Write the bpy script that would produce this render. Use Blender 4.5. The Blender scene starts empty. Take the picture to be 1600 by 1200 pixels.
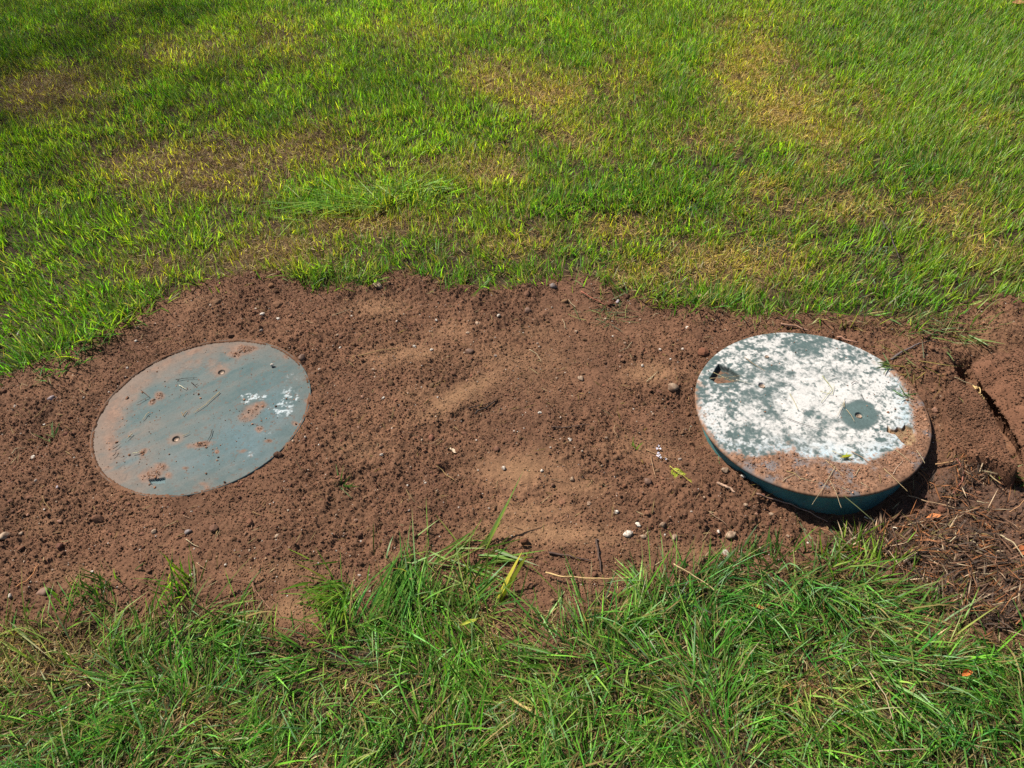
import bpy, bmesh, math, random
import numpy as np
from mathutils import Vector, Matrix

# ------------------------------------------------------------------ camera, sky, sun, exposure
SC = bpy.context.scene
COL = SC.collection
FOC, PITCH, ROLL, CAMH = 1174.9, math.radians(44.775), math.radians(-3.836), 1.52
cp, sp_, cr, sr = math.cos(PITCH), math.sin(PITCH), math.cos(ROLL), math.sin(ROLL)
AX, AU, AF = np.array([1., 0, 0]), np.array([0, sp_, cp]), np.array([0, cp, -sp_])
CR_, CU_ = cr*AX + sr*AU, -sr*AX + cr*AU
cam_d = bpy.data.cameras.new("camera")
cam = bpy.data.objects.new("camera", cam_d); COL.objects.link(cam)
cam_d.sensor_width = 36.0; cam_d.lens = FOC/1600*36.0
cam_d.clip_start = 0.02; cam_d.clip_end = 500
cam.matrix_world = Matrix(((CR_[0], CU_[0], -AF[0], 0), (CR_[1], CU_[1], -AF[1], 0), (CR_[2], CU_[2], -AF[2], CAMH), (0, 0, 0, 1)))
SC.camera = cam

SUN_AZ, SUN_EL = math.radians(-50), math.radians(52)
w = bpy.data.worlds.new("World"); SC.world = w; w.use_nodes = True
wn = w.node_tree; bg = wn.nodes["Background"]
sky = wn.nodes.new("ShaderNodeTexSky"); sky.sky_type = 'NISHITA'; sky.sun_disc = False
sky.sun_elevation = SUN_EL; sky.sun_rotation = SUN_AZ
wn.links.new(sky.outputs[0], bg.inputs[0]); bg.inputs[1].default_value = 0.055
sd = bpy.data.lights.new("sun", 'SUN'); sd.energy = 5.0; sd.angle = math.radians(0.9); sd.color = (1.0, 0.93, 0.83)
sun = bpy.data.objects.new("sun", sd); COL.objects.link(sun)
sv = Vector((math.sin(SUN_AZ)*math.cos(SUN_EL), math.cos(SUN_AZ)*math.cos(SUN_EL), math.sin(SUN_EL)))
sun.rotation_euler = (-sv).to_track_quat('-Z', 'Y').to_euler(); sun.location = sv*20
SC.view_settings.view_transform = 'Standard'; SC.view_settings.look = 'None'
SC.view_settings.gamma = 1; SC.view_settings.exposure = 1.14
SC.render.engine = 'CYCLES'
SC.cycles.max_bounces = 6; SC.cycles.transparent_max_bounces = 4; SC.cycles.use_denoising = False

rng = np.random.default_rng(7); random.seed(7)

# ------------------------------------------------------------------ maths helpers
def ray(px, py):
    x = (np.asarray(px, float)-800)/FOC; y = -(np.asarray(py, float)-600)/FOC
    return x[..., None]*CR_ + y[..., None]*CU_ + AF
def at_plane(px, py, z=0.0):
    d = ray(px, py); t = (z-CAMH)/d[..., 2]
    return d[..., 0]*t, d[..., 1]*t
def project(x, y, z):
    v = np.stack([x, y, np.asarray(z)-CAMH+0*x], -1)
    dz = np.maximum(v@AF, 1e-3)
    return 800+FOC*(v@CR_)/dz, 600-FOC*(v@CU_)/dz
def _h(i, j, s):
    n = (i*374761393 + j*668265263 + s*1274126177) & 0xffffffff
    n = ((n ^ (n >> 13))*1103515245) & 0xffffffff
    n = ((n ^ (n >> 16))*2246822519) & 0xffffffff
    return ((n ^ (n >> 15)) & 0xffffff)/float(0xffffff)
def vnoise(x, y, s=0):
    xi = np.floor(x).astype(np.int64); yi = np.floor(y).astype(np.int64)
    u = x-xi; v = y-yi; u = u*u*u*(u*(u*6-15)+10); v = v*v*v*(v*(v*6-15)+10)
    a = _h(xi, yi, s); b = _h(xi+1, yi, s); c = _h(xi, yi+1, s); d = _h(xi+1, yi+1, s)
    return (a+(b-a)*u)*(1-v) + (c+(d-c)*u)*v
def fbm(x, y, s=0, o=4, g=0.5):                      # about -1..1
    t = 0; a = 1; n = 0; c, q = math.cos(.7), math.sin(.7)
    for k in range(o):
        t = t + a*(vnoise(x, y, s+k*17)*2-1); n += a; a *= g
        x, y = 2.03*(c*x-q*y)+5.3, 2.03*(q*x+c*y)+1.7
    return t/n
def sstep(a, b, x):
    t = np.clip((x-a)/(b-a), 0, 1); return t*t*(3-2*t)
def poly_sd(x, y, P):                                # signed distance, positive inside
    P = np.asarray(P, float); n = len(P)
    d2 = np.full(x.shape, 1e9); ins = np.zeros(x.shape, bool)
    for i in range(n):
        ax, ay = P[i]; bx, by = P[(i+1) % n]
        ex, ey = bx-ax, by-ay
        t = np.clip(((x-ax)*ex+(y-ay)*ey)/(ex*ex+ey*ey+1e-12), 0, 1)
        d2 = np.minimum(d2, (x-ax-t*ex)**2+(y-ay-t*ey)**2)
        c = ((ay > y) != (by > y)) & (x < ex*(y-ay)/(ey+1e-12*(ey == 0))+ax)
        ins ^= c
    d = np.sqrt(d2); return np.where(ins, d, -d)
def blobs(px, py, L):
    f = np.zeros(px.shape)
    for b in L:
        cx, cy, rx, ry = b[:4]; st = b[4] if len(b) > 4 else 1.0; an = math.radians(b[5]) if len(b) > 5 else 0
        dx, dy = px-cx, py-cy
        u = dx*math.cos(an)-dy*math.sin(an); v = dx*math.sin(an)+dy*math.cos(an)   # angle counts up on the picture
        f = np.maximum(f, st*np.exp(-(u/rx)**2-(v/ry)**2)) if st > 0 else f+st*np.exp(-(u/rx)**2-(v/ry)**2)
    return f

# ------------------------------------------------------------------ object helpers
def tag(o, label=None, cat=None, group=None, kind=None):
    if label: o["label"] = label
    if cat: o["category"] = cat
    if group: o["group"] = group
    if kind: o["kind"] = kind
    return o
def raw_mesh(name, V, T=None, Q=None, col=None, mat=None, smooth=False, parent=None):
    V = np.ascontiguousarray(V, np.float32)
    me = bpy.data.meshes.new(name)
    nT = 0 if T is None else len(T); nQ = 0 if Q is None else len(Q)
    loops = np.concatenate([a.ravel() for a in (T, Q) if a is not None and len(a)]).astype(np.int32)
    tot = np.concatenate([np.full(nT, 3, np.int32), np.full(nQ, 4, np.int32)])
    st = np.concatenate([[0], np.cumsum(tot)[:-1]]).astype(np.int32)
    me.vertices.add(len(V)); me.vertices.foreach_set("co", V.ravel())
    me.loops.add(len(loops)); me.loops.foreach_set("vertex_index", loops)
    me.polygons.add(nT+nQ); me.polygons.foreach_set("loop_start", st)
    if smooth: me.polygons.foreach_set("use_smooth", np.ones(nT+nQ, bool))
    else: me.polygons.foreach_set("use_smooth", np.zeros(nT+nQ, bool))
    if col is not None:
        a = me.attributes.new("Col", 'FLOAT_COLOR', 'POINT')
        c = np.ones((len(V), 4), np.float32); c[:, :3] = col; a.data.foreach_set("color", c.ravel())
    me.update(calc_edges=True)
    if mat: me.materials.append(mat)
    o = bpy.data.objects.new(name, me); COL.objects.link(o)
    if parent: o.parent = parent
    return o
def empty(name, loc):
    o = bpy.data.objects.new(name, None); COL.objects.link(o); o.location = loc; o.empty_display_size = .05
    return o

# ------------------------------------------------------------------ materials
def nt(name):
    m = bpy.data.materials.new(name); m.use_nodes = True
    t = m.node_tree; b = t.nodes["Principled BSDF"]
    return m, t, b
def N(t, k, **kw):
    n = t.nodes.new(k)
    for a, v in kw.items(): setattr(n, a, v)
    return n
def mat_attr(name, rough=0.9, var=0.25, nscale=150, bump=0.3, bdist=0.002, spec=0.3, fine=700):
    m, t, b = nt(name)
    at = N(t, "ShaderNodeAttribute", attribute_name="Col")
    tc = N(t, "ShaderNodeTexCoord")
    n1 = N(t, "ShaderNodeTexNoise"); n1.inputs["Scale"].default_value = nscale; n1.inputs["Detail"].default_value = 5
    t.links.new(tc.outputs["Object"], n1.inputs["Vector"])
    mr = N(t, "ShaderNodeMapRange"); mr.inputs[1].default_value = .25; mr.inputs[2].default_value = .75
    mr.inputs[3].default_value = 1-var; mr.inputs[4].default_value = 1+var
    t.links.new(n1.outputs[0], mr.inputs[0])
    mx = N(t, "ShaderNodeMix", data_type='RGBA', blend_type='MULTIPLY'); mx.inputs[0].default_value = 1
    t.links.new(at.outputs["Color"], mx.inputs[6]); t.links.new(mr.outputs[0], mx.inputs[7])
    t.links.new(mx.outputs[2], b.inputs["Base Color"])
    b.inputs["Roughness"].default_value = rough; b.inputs["Specular IOR Level"].default_value = spec
    if bump:
        n2 = N(t, "ShaderNodeTexNoise"); n2.inputs["Scale"].default_value = fine; n2.inputs["Detail"].default_value = 4
        t.links.new(tc.outputs["Object"], n2.inputs["Vector"])
        bp = N(t, "ShaderNodeBump"); bp.inputs["Strength"].default_value = bump; bp.inputs["Distance"].default_value = bdist
        t.links.new(n2.outputs[0], bp.inputs["Height"]); t.links.new(bp.outputs[0], b.inputs["Normal"])
    return m
M_ground = mat_attr("bare_soil", .95, .35, 220, .6, .003, .15, 450)
M_crumb = mat_attr("soil_crumb", .95, .3, 300, .4, .001, .15, 900)
M_stone = mat_attr("pebble_stone", .75, .3, 160, .4, .001, .35, 500)
M_plastic = mat_attr("weathered_plastic", .68, .18, 260, .15, .0006, .2, 900)
M_wood = mat_attr("twig_bark", .85, .3, 350, .4, .001, .2, 800)
def mat_leaf(name, trans=0.35, rough=.42, spec=.4):
    m, t, b = nt(name)
    at = N(t, "ShaderNodeAttribute", attribute_name="Col")
    t.links.new(at.outputs["Color"], b.inputs["Base Color"])
    b.inputs["Roughness"].default_value = rough; b.inputs["Specular IOR Level"].default_value = spec
    tr = N(t, "ShaderNodeBsdfTranslucent")
    hs = N(t, "ShaderNodeMix", data_type='RGBA', blend_type='MULTIPLY'); hs.inputs[0].default_value = 1
    hs.inputs[7].default_value = (1.6, 1.7, .55, 1)
    t.links.new(at.outputs["Color"], hs.inputs[6]); t.links.new(hs.outputs[2], tr.inputs[0])
    ms = N(t, "ShaderNodeMixShader"); ms.inputs[0].default_value = trans
    out = [n for n in t.nodes if n.type == 'OUTPUT_MATERIAL'][0]
    t.links.new(b.outputs[0], ms.inputs[1]); t.links.new(tr.outputs[0], ms.inputs[2]); t.links.new(ms.outputs[0], out.inputs[0])
    return m
M_grass = mat_leaf("grass_blade", .48, .45, .22)
M_thatch = mat_leaf("dry_grass", .15, .7, .2)

# ------------------------------------------------------------------ layout read off the place
LC, RC, RAD = np.array([-0.8835, 1.5098]), np.array([0.8035, 1.3718]), 0.305
def toXY(L, z=-0.03):
    a = np.array(L, float); x, y = at_plane(a[:, 0], a[:, 1], z); return np.stack([x, y], 1)
SOIL = toXY([(-260,612),(-60,602),(0,602),(40,592),(90,574),(150,547),(190,517),(235,490),(290,460),(340,447),(400,440),(455,442),(485,462),
 (530,462),(575,450),(600,436),(640,430),(665,447),(700,458),(760,464),(820,458),(860,448),(905,442),(940,452),(985,464),(1010,482),
 (1060,492),(1110,497),(1160,507),(1200,509),(1250,503),(1300,506),(1350,512),(1400,512),(1450,505),(1500,494),(1540,480),(1600,472),(1900,460),
 (1900,990),(1700,990),(1600,985),(1500,972),(1430,930),(1400,890),(1340,872),(1290,870),(1230,867),(1160,877),(1100,887),(1040,890),
 (1000,912),(940,930),(900,962),(862,1004),(826,1010),(788,985),(740,938),(690,910),(645,892),(625,900),(632,935),(600,955),(545,962),
 (515,962),(488,995),(452,1006),(418,998),(380,970),(340,968),(300,945),(260,940),(220,962),(180,952),(130,960),(60,986),(0,984),(-60,1005),(-260,1020)])
WET = toXY([(1262,836),(1330,818),(1395,785),(1450,740),(1490,722),(1540,735),(1600,745),(1900,760),(1900,990),(1600,985),(1500,972),(1430,930),(1400,890),(1330,862)], -.05)
SLABA = toXY([(1484,582),(1500,588),(1524,606),(1547,634),(1567,667),(1582,707),(1596,744),(1560,722),(1515,712),(1488,690),(1474,648),(1474,605)], 0)
SLABB = toXY([(1524,556),(1540,546),(1580,540),(1640,525),(1760,520),(1800,600),(1780,800),(1680,800),(1640,770),(1612,712),(1596,668),(1574,628),(1546,592),(1526,572)], .01)

# height control points (picture position, height)
HC = [(300,300,-.03),(800,300,-.025),(1300,300,-.025),(800,60,-.02),(60,420,-.04),(1550,420,-.03),(200,1010,-.05),(500,1080,-.055),(700,1060,-.06),(1000,1000,-.06),
 (1200,1000,-.07),(1500,1080,-.06),(800,1180,-.06),(640,620,-.012),(800,700,-.028),(950,600,-.024),(900,800,-.04),(600,850,-.028),(100,850,-.03),(40,700,-.02),
 (500,480,-.018),(900,445,-.014),(700,480,-.02),(1150,860,-.065),(1080,760,-.045),(1030,660,-.035),(1500,640,-.045),(1580,500,-.025),(1500,850,-.06),(1400,840,-.065),
 (740,930,-.05),(1590,900,-.06),(1560,640,-.075),(1600,700,-.08),(1540,590,-.07),(1650,620,-.075),(1620,565,-.06),(1505,625,-.06),(1520,690,-.065),(1575,660,-.08),(1700,700,-.08)]
hx, hy, hz = [], [], []
for a, b, c in HC:
    x, y = at_plane(a, b, c); hx.append(float(x)); hy.append(float(y)); hz.append(c)
for k in range(16):
    a = k*math.tau/16
    hx.append(LC[0]+.33*math.cos(a)); hy.append(LC[1]+.33*math.sin(a)); hz.append(-.002)
for deg, z in [(0,-.014),(25,-.014),(50,-.012),(75,-.014),(100,-.014),(125,-.016),(150,-.02),(172,-.042),(195,-.060),(213,-.052),(228,-.050),(243,-.074),(258,-.100),(272,-.118),(287,-.116),(302,-.088),(318,-.050),(338,-.024)]:
    for q, zs in ((.315, 1), (.38, .88)):
        a = math.radians(deg); hx.append(RC[0]+q*math.cos(a)); hy.append(RC[1]+q*math.sin(a)); hz.append(z*zs)
hx, hy, hz = map(np.array, (hx, hy, hz))

# smooth field grids (height, soil distance ...), sampled bilinearly
GX0, GY0, GS = -5.0, -0.4, 0.008
GNX, GNY = int(10/GS), int(7.6/GS)
gx = GX0+np.arange(GNX)*GS; gy = GY0+np.arange(GNY)*GS
XX, YY = np.meshgrid(gx, gy)
num = np.zeros_like(XX); den = np.zeros_like(XX)
for a, b, c in zip(hx, hy, hz):
    ww = 1/((XX-a)**2+(YY-b)**2+.0012)**1.5; num += ww*c; den += ww
F_H = num/den + .006*fbm(XX*3.1, YY*3.1, 5, 3)
F_S = poly_sd(XX, YY, SOIL) + .042*fbm(XX*9, YY*9, 11, 5, .72)
F_W = poly_sd(XX, YY, WET) + .03*fbm(XX*11, YY*11, 12, 4, .6)
F_H += .012*sstep(-.05, .0, F_S)*sstep(.07, .0, F_S)*(.5+fbm(XX*14, YY*14, 77, 3))     # lumpy spoil edge
# dip of the small hole
hxx, hyy = at_plane(697, 732, -.025)
F_H -= .016*np.exp(-((XX-hxx)/.03)**2-((YY-hyy)/.012)**2)
for a_, b_ in [(1521,560),(1530,575),(1545,594),(1558,611),(1570,632),(1581,655),(1592,682),(1602,708),(1612,735)]:
    ex, ey = at_plane(a_, b_, -.03); F_H -= .05*np.exp(-((XX-ex)**2+(YY-ey)**2)/.035**2)
def samp(F, x, y):
    u = np.clip((np.asarray(x)-GX0)/GS, 0, GNX-1.001); v = np.clip((np.asarray(y)-GY0)/GS, 0, GNY-1.001)
    i = u.astype(int); j = v.astype(int); u = u-i; v = v-j
    return (F[j, i]*(1-u)+F[j, i+1]*u)*(1-v) + (F[j+1, i]*(1-u)+F[j+1, i+1]*u)*v
PXG, PYG = project(XX, YY, F_H)
DRY = [(300,265,170,60,.9),(210,250,60,40,.6),(480,235,90,40,.8),(70,150,100,45,.95),(110,130,70,30,.8),(430,400,110,35,.9),(560,355,110,22,.9),(250,420,60,30,.6),
 (760,120,70,35,.75),(850,150,90,40,.8),(980,140,60,60,.5),(760,270,100,40,.55),(880,210,80,45,.6),(1170,110,70,80,.75,-25),(1230,170,80,60,.9),(1270,210,70,40,.7),(1120,220,80,30,.5),
 (1180,290,60,25,.6),(1290,265,60,20,.6),(1130,410,150,35,.8),(960,360,80,25,.7),(820,380,80,30,.6),(1000,430,90,25,.6),(1330,330,90,30,.5),(1480,330,80,40,.55),(1520,400,60,30,.5),
 (640,60,80,30,.4),(450,70,80,40,.5),(330,90,80,40,.5),(1560,200,60,30,.4),(240,90,80,40,.55),(100,620,30,14,.8),(1340,160,40,25,.3),(40,1040,90,50,.8),(320,1120,80,40,.5),(560,1080,70,40,.5),
 (1270,1080,90,40,.65),(820,1110,70,30,.5),(980,1130,60,25,.5),(470,1190,70,25,.6),(1240,1160,60,30,.4),(780,950,60,50,.8),(1480,1000,90,25,.6),(1050,600,1,1,0)]
LUSH_SHADE = [(560,320,130,22,1),(660,300,90,20,.8),(1000,310,120,22,.9),(1080,315,60,20,.9),(1060,80,55,90,.7),(900,60,60,60,.5),(600,150,60,45,.5),(1450,240,120,50,.6),(1520,120,80,70,.5),(1400,60,80,40,.4),  # lush turf; far entries also paint soft shade bands as dark green
 (500,435,45,25,1),(570,470,30,14,.9),(220,480,60,30,.9),(60,560,60,30,.8),(1280,910,130,30,.9),(1120,930,100,40,.8),(900,1000,70,60,.7),(560,960,70,30,1),(640,930,25,40,1),(300,1050,120,60,.5),(1500,1130,120,60,.6),(1100,480,60,14,.8)]
F_D = np.clip(blobs(PXG, PYG, DRY)+.28*fbm(XX*4.2, YY*4.2, 21, 4), 0, 1)*(PYG > -400)
F_L = np.clip(blobs(PXG, PYG, LUSH_SHADE)+.35*fbm(XX*5, YY*5, 31, 4), 0, 1)
THIN = [(745,900,130,45,1),(830,960,50,40,.9),(1330,520,170,22,1),(1480,520,90,40,1),(1560,735,70,20,.7),(1470,950,60,30,.8),(110,615,60,25,.6)]
F_T = np.clip(blobs(PXG, PYG, THIN), 0, 1)

SOILC = np.array([.095, .0475, .027]); SOILD = np.array([.054, .028, .017]); SOILT = np.array([.175, .098, .052])
PATCH = [(715,618,85,16,1,28),(640,552,60,16,.8),(1015,582,50,18,.8),(850,832,120,18,1,-4),(810,735,70,28,.9),(790,560,90,30,.5),(600,560,60,20,.5),(700,520,60,20,.4),(830,520,50,14,.4),(1080,860,60,14,.5),
 (590,480,60,16,.5),(900,760,60,16,.5),(440,890,70,22,.5),(450,950,40,20,.9),(300,470,60,15,.3),(1000,700,70,25,.5),(60,820,50,30,.4),(120,900,60,20,.4),(1540,520,60,30,.5),(820,800,80,20,.6),(560,700,60,20,.35),(680,620,60,20,.5)]
def soil_patch(x, y, z):
    px, py = project(x, y, z)
    return np.clip(blobs(px, py, PATCH)+.22*fbm(x*7, y*7, 41, 4), 0, 1)
def soil_colour(x, y, z):
    p = soil_patch(x, y, z)
    n = fbm(x*6, y*6, 51, 5, .6); n2 = fbm(x*45, y*45, 52, 3)
    c = SOILC*(1+.28*n[:, None]+.22*n2[:, None])
    c = c*(1-.9*p[:, None]) + SOILT*(1+.2*n2[:, None])*.9*p[:, None]
    px, py = project(x, y, z)
    dk = np.clip(blobs(px, py, [(1090,690,60,70,.4),(1500,620,70,80,.35),(950,470,160,25,.6),(700,450,90,20,.5),(820,650,120,40,.35),(560,740,100,60,.25),(100,740,140,80,.2)])+.3*fbm(x*4, y*4, 53, 3), 0, 1)
    c = c*(1-.55*dk[:, None])+SOILD*.55*dk[:, None]
    return np.clip(c, .01, 1)
def micro(x, y, sd):
    p = np.clip(samp(F_PATCH, x, y), 0, 1)
    a = fbm(x*34, y*34, 61, 4, .62); b = np.abs(fbm(x*80, y*80, 62, 3)); e = np.abs(fbm(x*150, y*150, 65, 2))
    wl = sstep(-.02, .03, samp(F_W, x, y)); rough = .55+.9*sstep(.3, .7, vnoise(x*4.5, y*4.5, 66))
    return (.007*a+.0075*b+.005*e)*(1-.8*p)*rough*sstep(-.03, .02, sd) + .006*fbm(x*12, y*12, 63, 3)+wl*(.016*fbm(x*22, y*22, 67, 4)+.010*np.abs(fbm(x*50, y*50, 68, 3)))
F_PATCH = np.clip(blobs(PXG, PYG, PATCH)+.22*fbm(XX*7, YY*7, 41, 4), 0, 1)
def ground_z(x, y):
    return samp(F_H, x, y) + micro(x, y, samp(F_S, x, y))
def drop(px, py):
    px = np.atleast_1d(np.asarray(px, float)); py = np.atleast_1d(np.asarray(py, float)); z = np.full(px.shape, -.03)
    for _ in range(5):
        x, y = at_plane(px, py, z); z = .5*z+.5*samp(F_H, x, y)
    x, y = at_plane(px, py, z); return x, y, ground_z(x, y)

# ------------------------------------------------------------------ the ground: one sheet to the horizon
def axis(lo, hi, f, lo2, hi2, far):
    core = list(np.arange(lo, hi, f)); s = f; v = hi; up = []
    while v < far: up.append(v); s = min(s*1.12, .02) if v < hi2 else s*1.4; v += s
    up.append(far); s = f; v = lo; dn = []
    while v > -far:
        s = min(s*1.12, .02) if v > lo2 else s*1.4; v -= s; dn.append(v)
    return np.array(dn[::-1]+core+up)
ax_ = axis(-1.75, 1.75, .0034, -4.2, 4.2, 90); ay_ = axis(.66, 2.25, .0034, -.3, 6.0, 90)
X, Y = np.meshgrid(ax_, ay_); nx, ny = len(ax_), len(ay_)
x = X.ravel(); y = Y.ravel()
S = samp(F_S, x, y); Z = samp(F_H, x, y)+micro(x, y, S)
rL = np.hypot(x-LC[0], y-LC[1]); rR = np.hypot(x-RC[0], y-RC[1])
Z = np.where(rL < .296, np.minimum(Z, -.03), Z)
Z = np.where((rL >= .296) & (rL < .318), np.minimum(Z, -.0006+.0035*fbm(x*60, y*60, 64, 3)), Z)
Z = np.where(rR < .283, -.16, Z)
far = np.maximum(np.abs(x)-4.5, np.abs(y-3)-3.5); Z = np.where(far > 0, -.025, Z)
cs = soil_colour(x, y, Z)
D = samp(F_D, x, y); W = samp(F_W, x, y)
n = fbm(x*25, y*25, 71, 4)
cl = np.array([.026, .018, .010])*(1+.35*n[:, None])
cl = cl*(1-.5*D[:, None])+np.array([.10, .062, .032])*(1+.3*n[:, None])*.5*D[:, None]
cl = np.where((far > 0)[:, None], np.array([.055, .105, .02]), cl)
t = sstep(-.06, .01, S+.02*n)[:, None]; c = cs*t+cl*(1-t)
wv = sstep(-.02, .03, W)[:, None]; c = c*(1-.75*wv)+np.array([.055, .033, .024])*(1+.4*n[:, None])*.75*wv
idx = np.arange(nx*ny).reshape(ny, nx)
Q = np.stack([idx[:-1, :-1], idx[:-1, 1:], idx[1:, 1:], idx[1:, :-1]], -1).reshape(-1, 4)
tag(raw_mesh("ground", np.stack([x, y, Z], 1), Q=Q, col=np.clip(c, .01, 1), mat=M_ground, smooth=True), kind="structure", label="bare reddish brown soil strip and the thin earth under the lawn")

# ------------------------------------------------------------------ clod shapes
def ico(sub):
    bm = bmesh.new(); bmesh.ops.create_icosphere(bm, subdivisions=sub, radius=1)
    V = np.array([v.co for v in bm.verts]); F = np.array([[v.index for v in f.verts] for f in bm.faces]); bm.free(); return V, F
ICO1, ICO2, ICO3 = ico(1), ico(2), ico(3)
def lump_pool(base, k, amp, seed):
    r = np.random.default_rng(seed); V, F = base; out = []
    for i in range(k):
        d = r.normal(size=(6, 3)); d /= np.linalg.norm(d, axis=1)[:, None]; q = r.uniform(.55, .95, 6)
        W_ = V*(1+amp*r.uniform(-1, 1, (len(V), 1)))
        for a, b in zip(d, q):                      # facet cuts make angular clods
            h = W_@a; W_ = W_-np.maximum(h-b, 0)[:, None]*a*.8
        out.append(W_)
    return out, F
def rots(n):
    q = rng.normal(size=(n, 4)); q /= np.linalg.norm(q, axis=1)[:, None]; w_, a, b, c_ = q.T
    return np.stack([1-2*(b*b+c_*c_), 2*(a*b-c_*w_), 2*(a*c_+b*w_), 2*(a*b+c_*w_), 1-2*(a*a+c_*c_), 2*(b*c_-a*w_), 2*(a*c_-b*w_), 2*(b*c_+a*w_), 1-2*(a*a+b*b)], 1).reshape(n, 3, 3)
def lumps(pool, P, R, flat=.75):
    shapes, F = pool; nv = len(shapes[0]); Vs, Fs = [], []; base = 0; order = []
    which = rng.integers(0, len(shapes), len(P))
    for k, s in enumerate(shapes):
        I = np.where(which == k)[0]
        if not len(I): continue
        sc = R[I, None]*rng.uniform(.7, 1.3, (len(I), 3)); sc[:, 2] *= .9
        V = np.einsum('nij,nvj->nvi', rots(len(I)), s[None]*sc[:, None, :])
        V[:, :, 2] *= flat
        V += P[I][:, None, :]
        Vs.append(V.reshape(-1, 3)); Fs.append((F[None]+(np.arange(len(I))*nv)[:, None, None]+base).reshape(-1, 3)); base += len(I)*nv
        order.append(np.repeat(I, nv))
    return np.concatenate(Vs), np.concatenate(Fs), np.concatenate(order)
POOL_S = lump_pool(ICO1, 14, .22, 1); POOL_M = lump_pool(ICO2, 14, .12, 2); POOL_L = lump_pool(ICO3, 10, .04, 3)

def lerp(c, d, t): return c*(1-t[:, None])+d*t[:, None]
def soil_points(n, lim=-.012):
    x = rng.uniform(-1.95, 2.0, n); y = rng.uniform(.55, 2.35, n)
    s = samp(F_S, x, y); px, py = project(x, y, -.03)
    ok = (s > lim) & (np.hypot(x-LC[0], y-LC[1]) > .307) & (np.hypot(x-RC[0], y-RC[1]) > .300) & (px > -220) & (px < 1820)
    return x[ok], y[ok]
Vs, Ts, Cs = [], [], []; off = 0
for (n_, lo, hi, pool, lim, kp) in [(300000, .0012, .0027, POOL_S, -.012, .72), (44000, .0024, .0044, POOL_S, -.02, .96), (5000, .0045, .008, POOL_M, -.02, .98), (520, .008, .015, POOL_M, -.03, .99)]:
    x, y = soil_points(n_, -.07 if lo < .004 else lim)
    tk = rng.random(len(x)) < sstep(-.075, .005, samp(F_S, x, y))**1.3; x, y = x[tk], y[tk]
    p = samp(F_PATCH, x, y); k = vnoise(x*16, y*16, 81)*.6+vnoise(x*5, y*5, 82)*.6
    keep = (rng.random(len(x)) < (1-kp*p)*np.clip(k*1.6-.05, .2, 1))
    if lo > .004:
        px, py = project(x, y, -.03)
        edge = np.clip(blobs(px, py, [(930,465,130,30,1),(650,440,60,25,1),(400,450,120,20,.6),(1085,690,40,80,.7),(1150,800,90,60,.8),(1110,740,80,60,.9),(1500,850,120,90,.7),(1480,560,60,60,.6)]), 0, 1)
        keep &= rng.random(len(x)) < (.30+.70*edge)
    x, y = x[keep], y[keep]
    r = lo+(hi-lo)*rng.random(len(x))**2
    z = ground_z(x, y)+r*.25
    V, T, o = lumps(pool, np.stack([x, y, z], 1), r)
    c = soil_colour(x, y, z)*np.clip(rng.normal(1.0, .22, (len(x), 1)), .5, 1.7)*(1+.05*rng.normal(size=(len(x), 3)))
    Vs.append(V); Ts.append(T+off); off += len(V); Cs.append(c[o])
tag(raw_mesh("soil_crumbs", np.concatenate(Vs), T=np.concatenate(Ts), col=np.clip(np.concatenate(Cs), .01, 1), mat=M_crumb), kind="stuff", label="loose reddish brown crumbs of dug earth strewn over the bare strip")
# fine pale grit mixed into the earth, too many to count
x, y = soil_points(5200, .01); r = rng.uniform(.0009, .0026, len(x)); z = ground_z(x, y)+r*.5
V, T, o = lumps(POOL_S, np.stack([x, y, z], 1), r)
pal = np.array([(.30, .25, .19), (.22, .155, .10), (.36, .32, .27), (.19, .14, .11), (.26, .15, .08)])[rng.integers(0, 5, len(x))]*rng.uniform(.6, 1.15, (len(x), 1))
tag(raw_mesh("grit", V, T=T, col=pal[o], mat=M_stone), kind="stuff", label="fine pale stone grit scattered through the brown soil")

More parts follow.
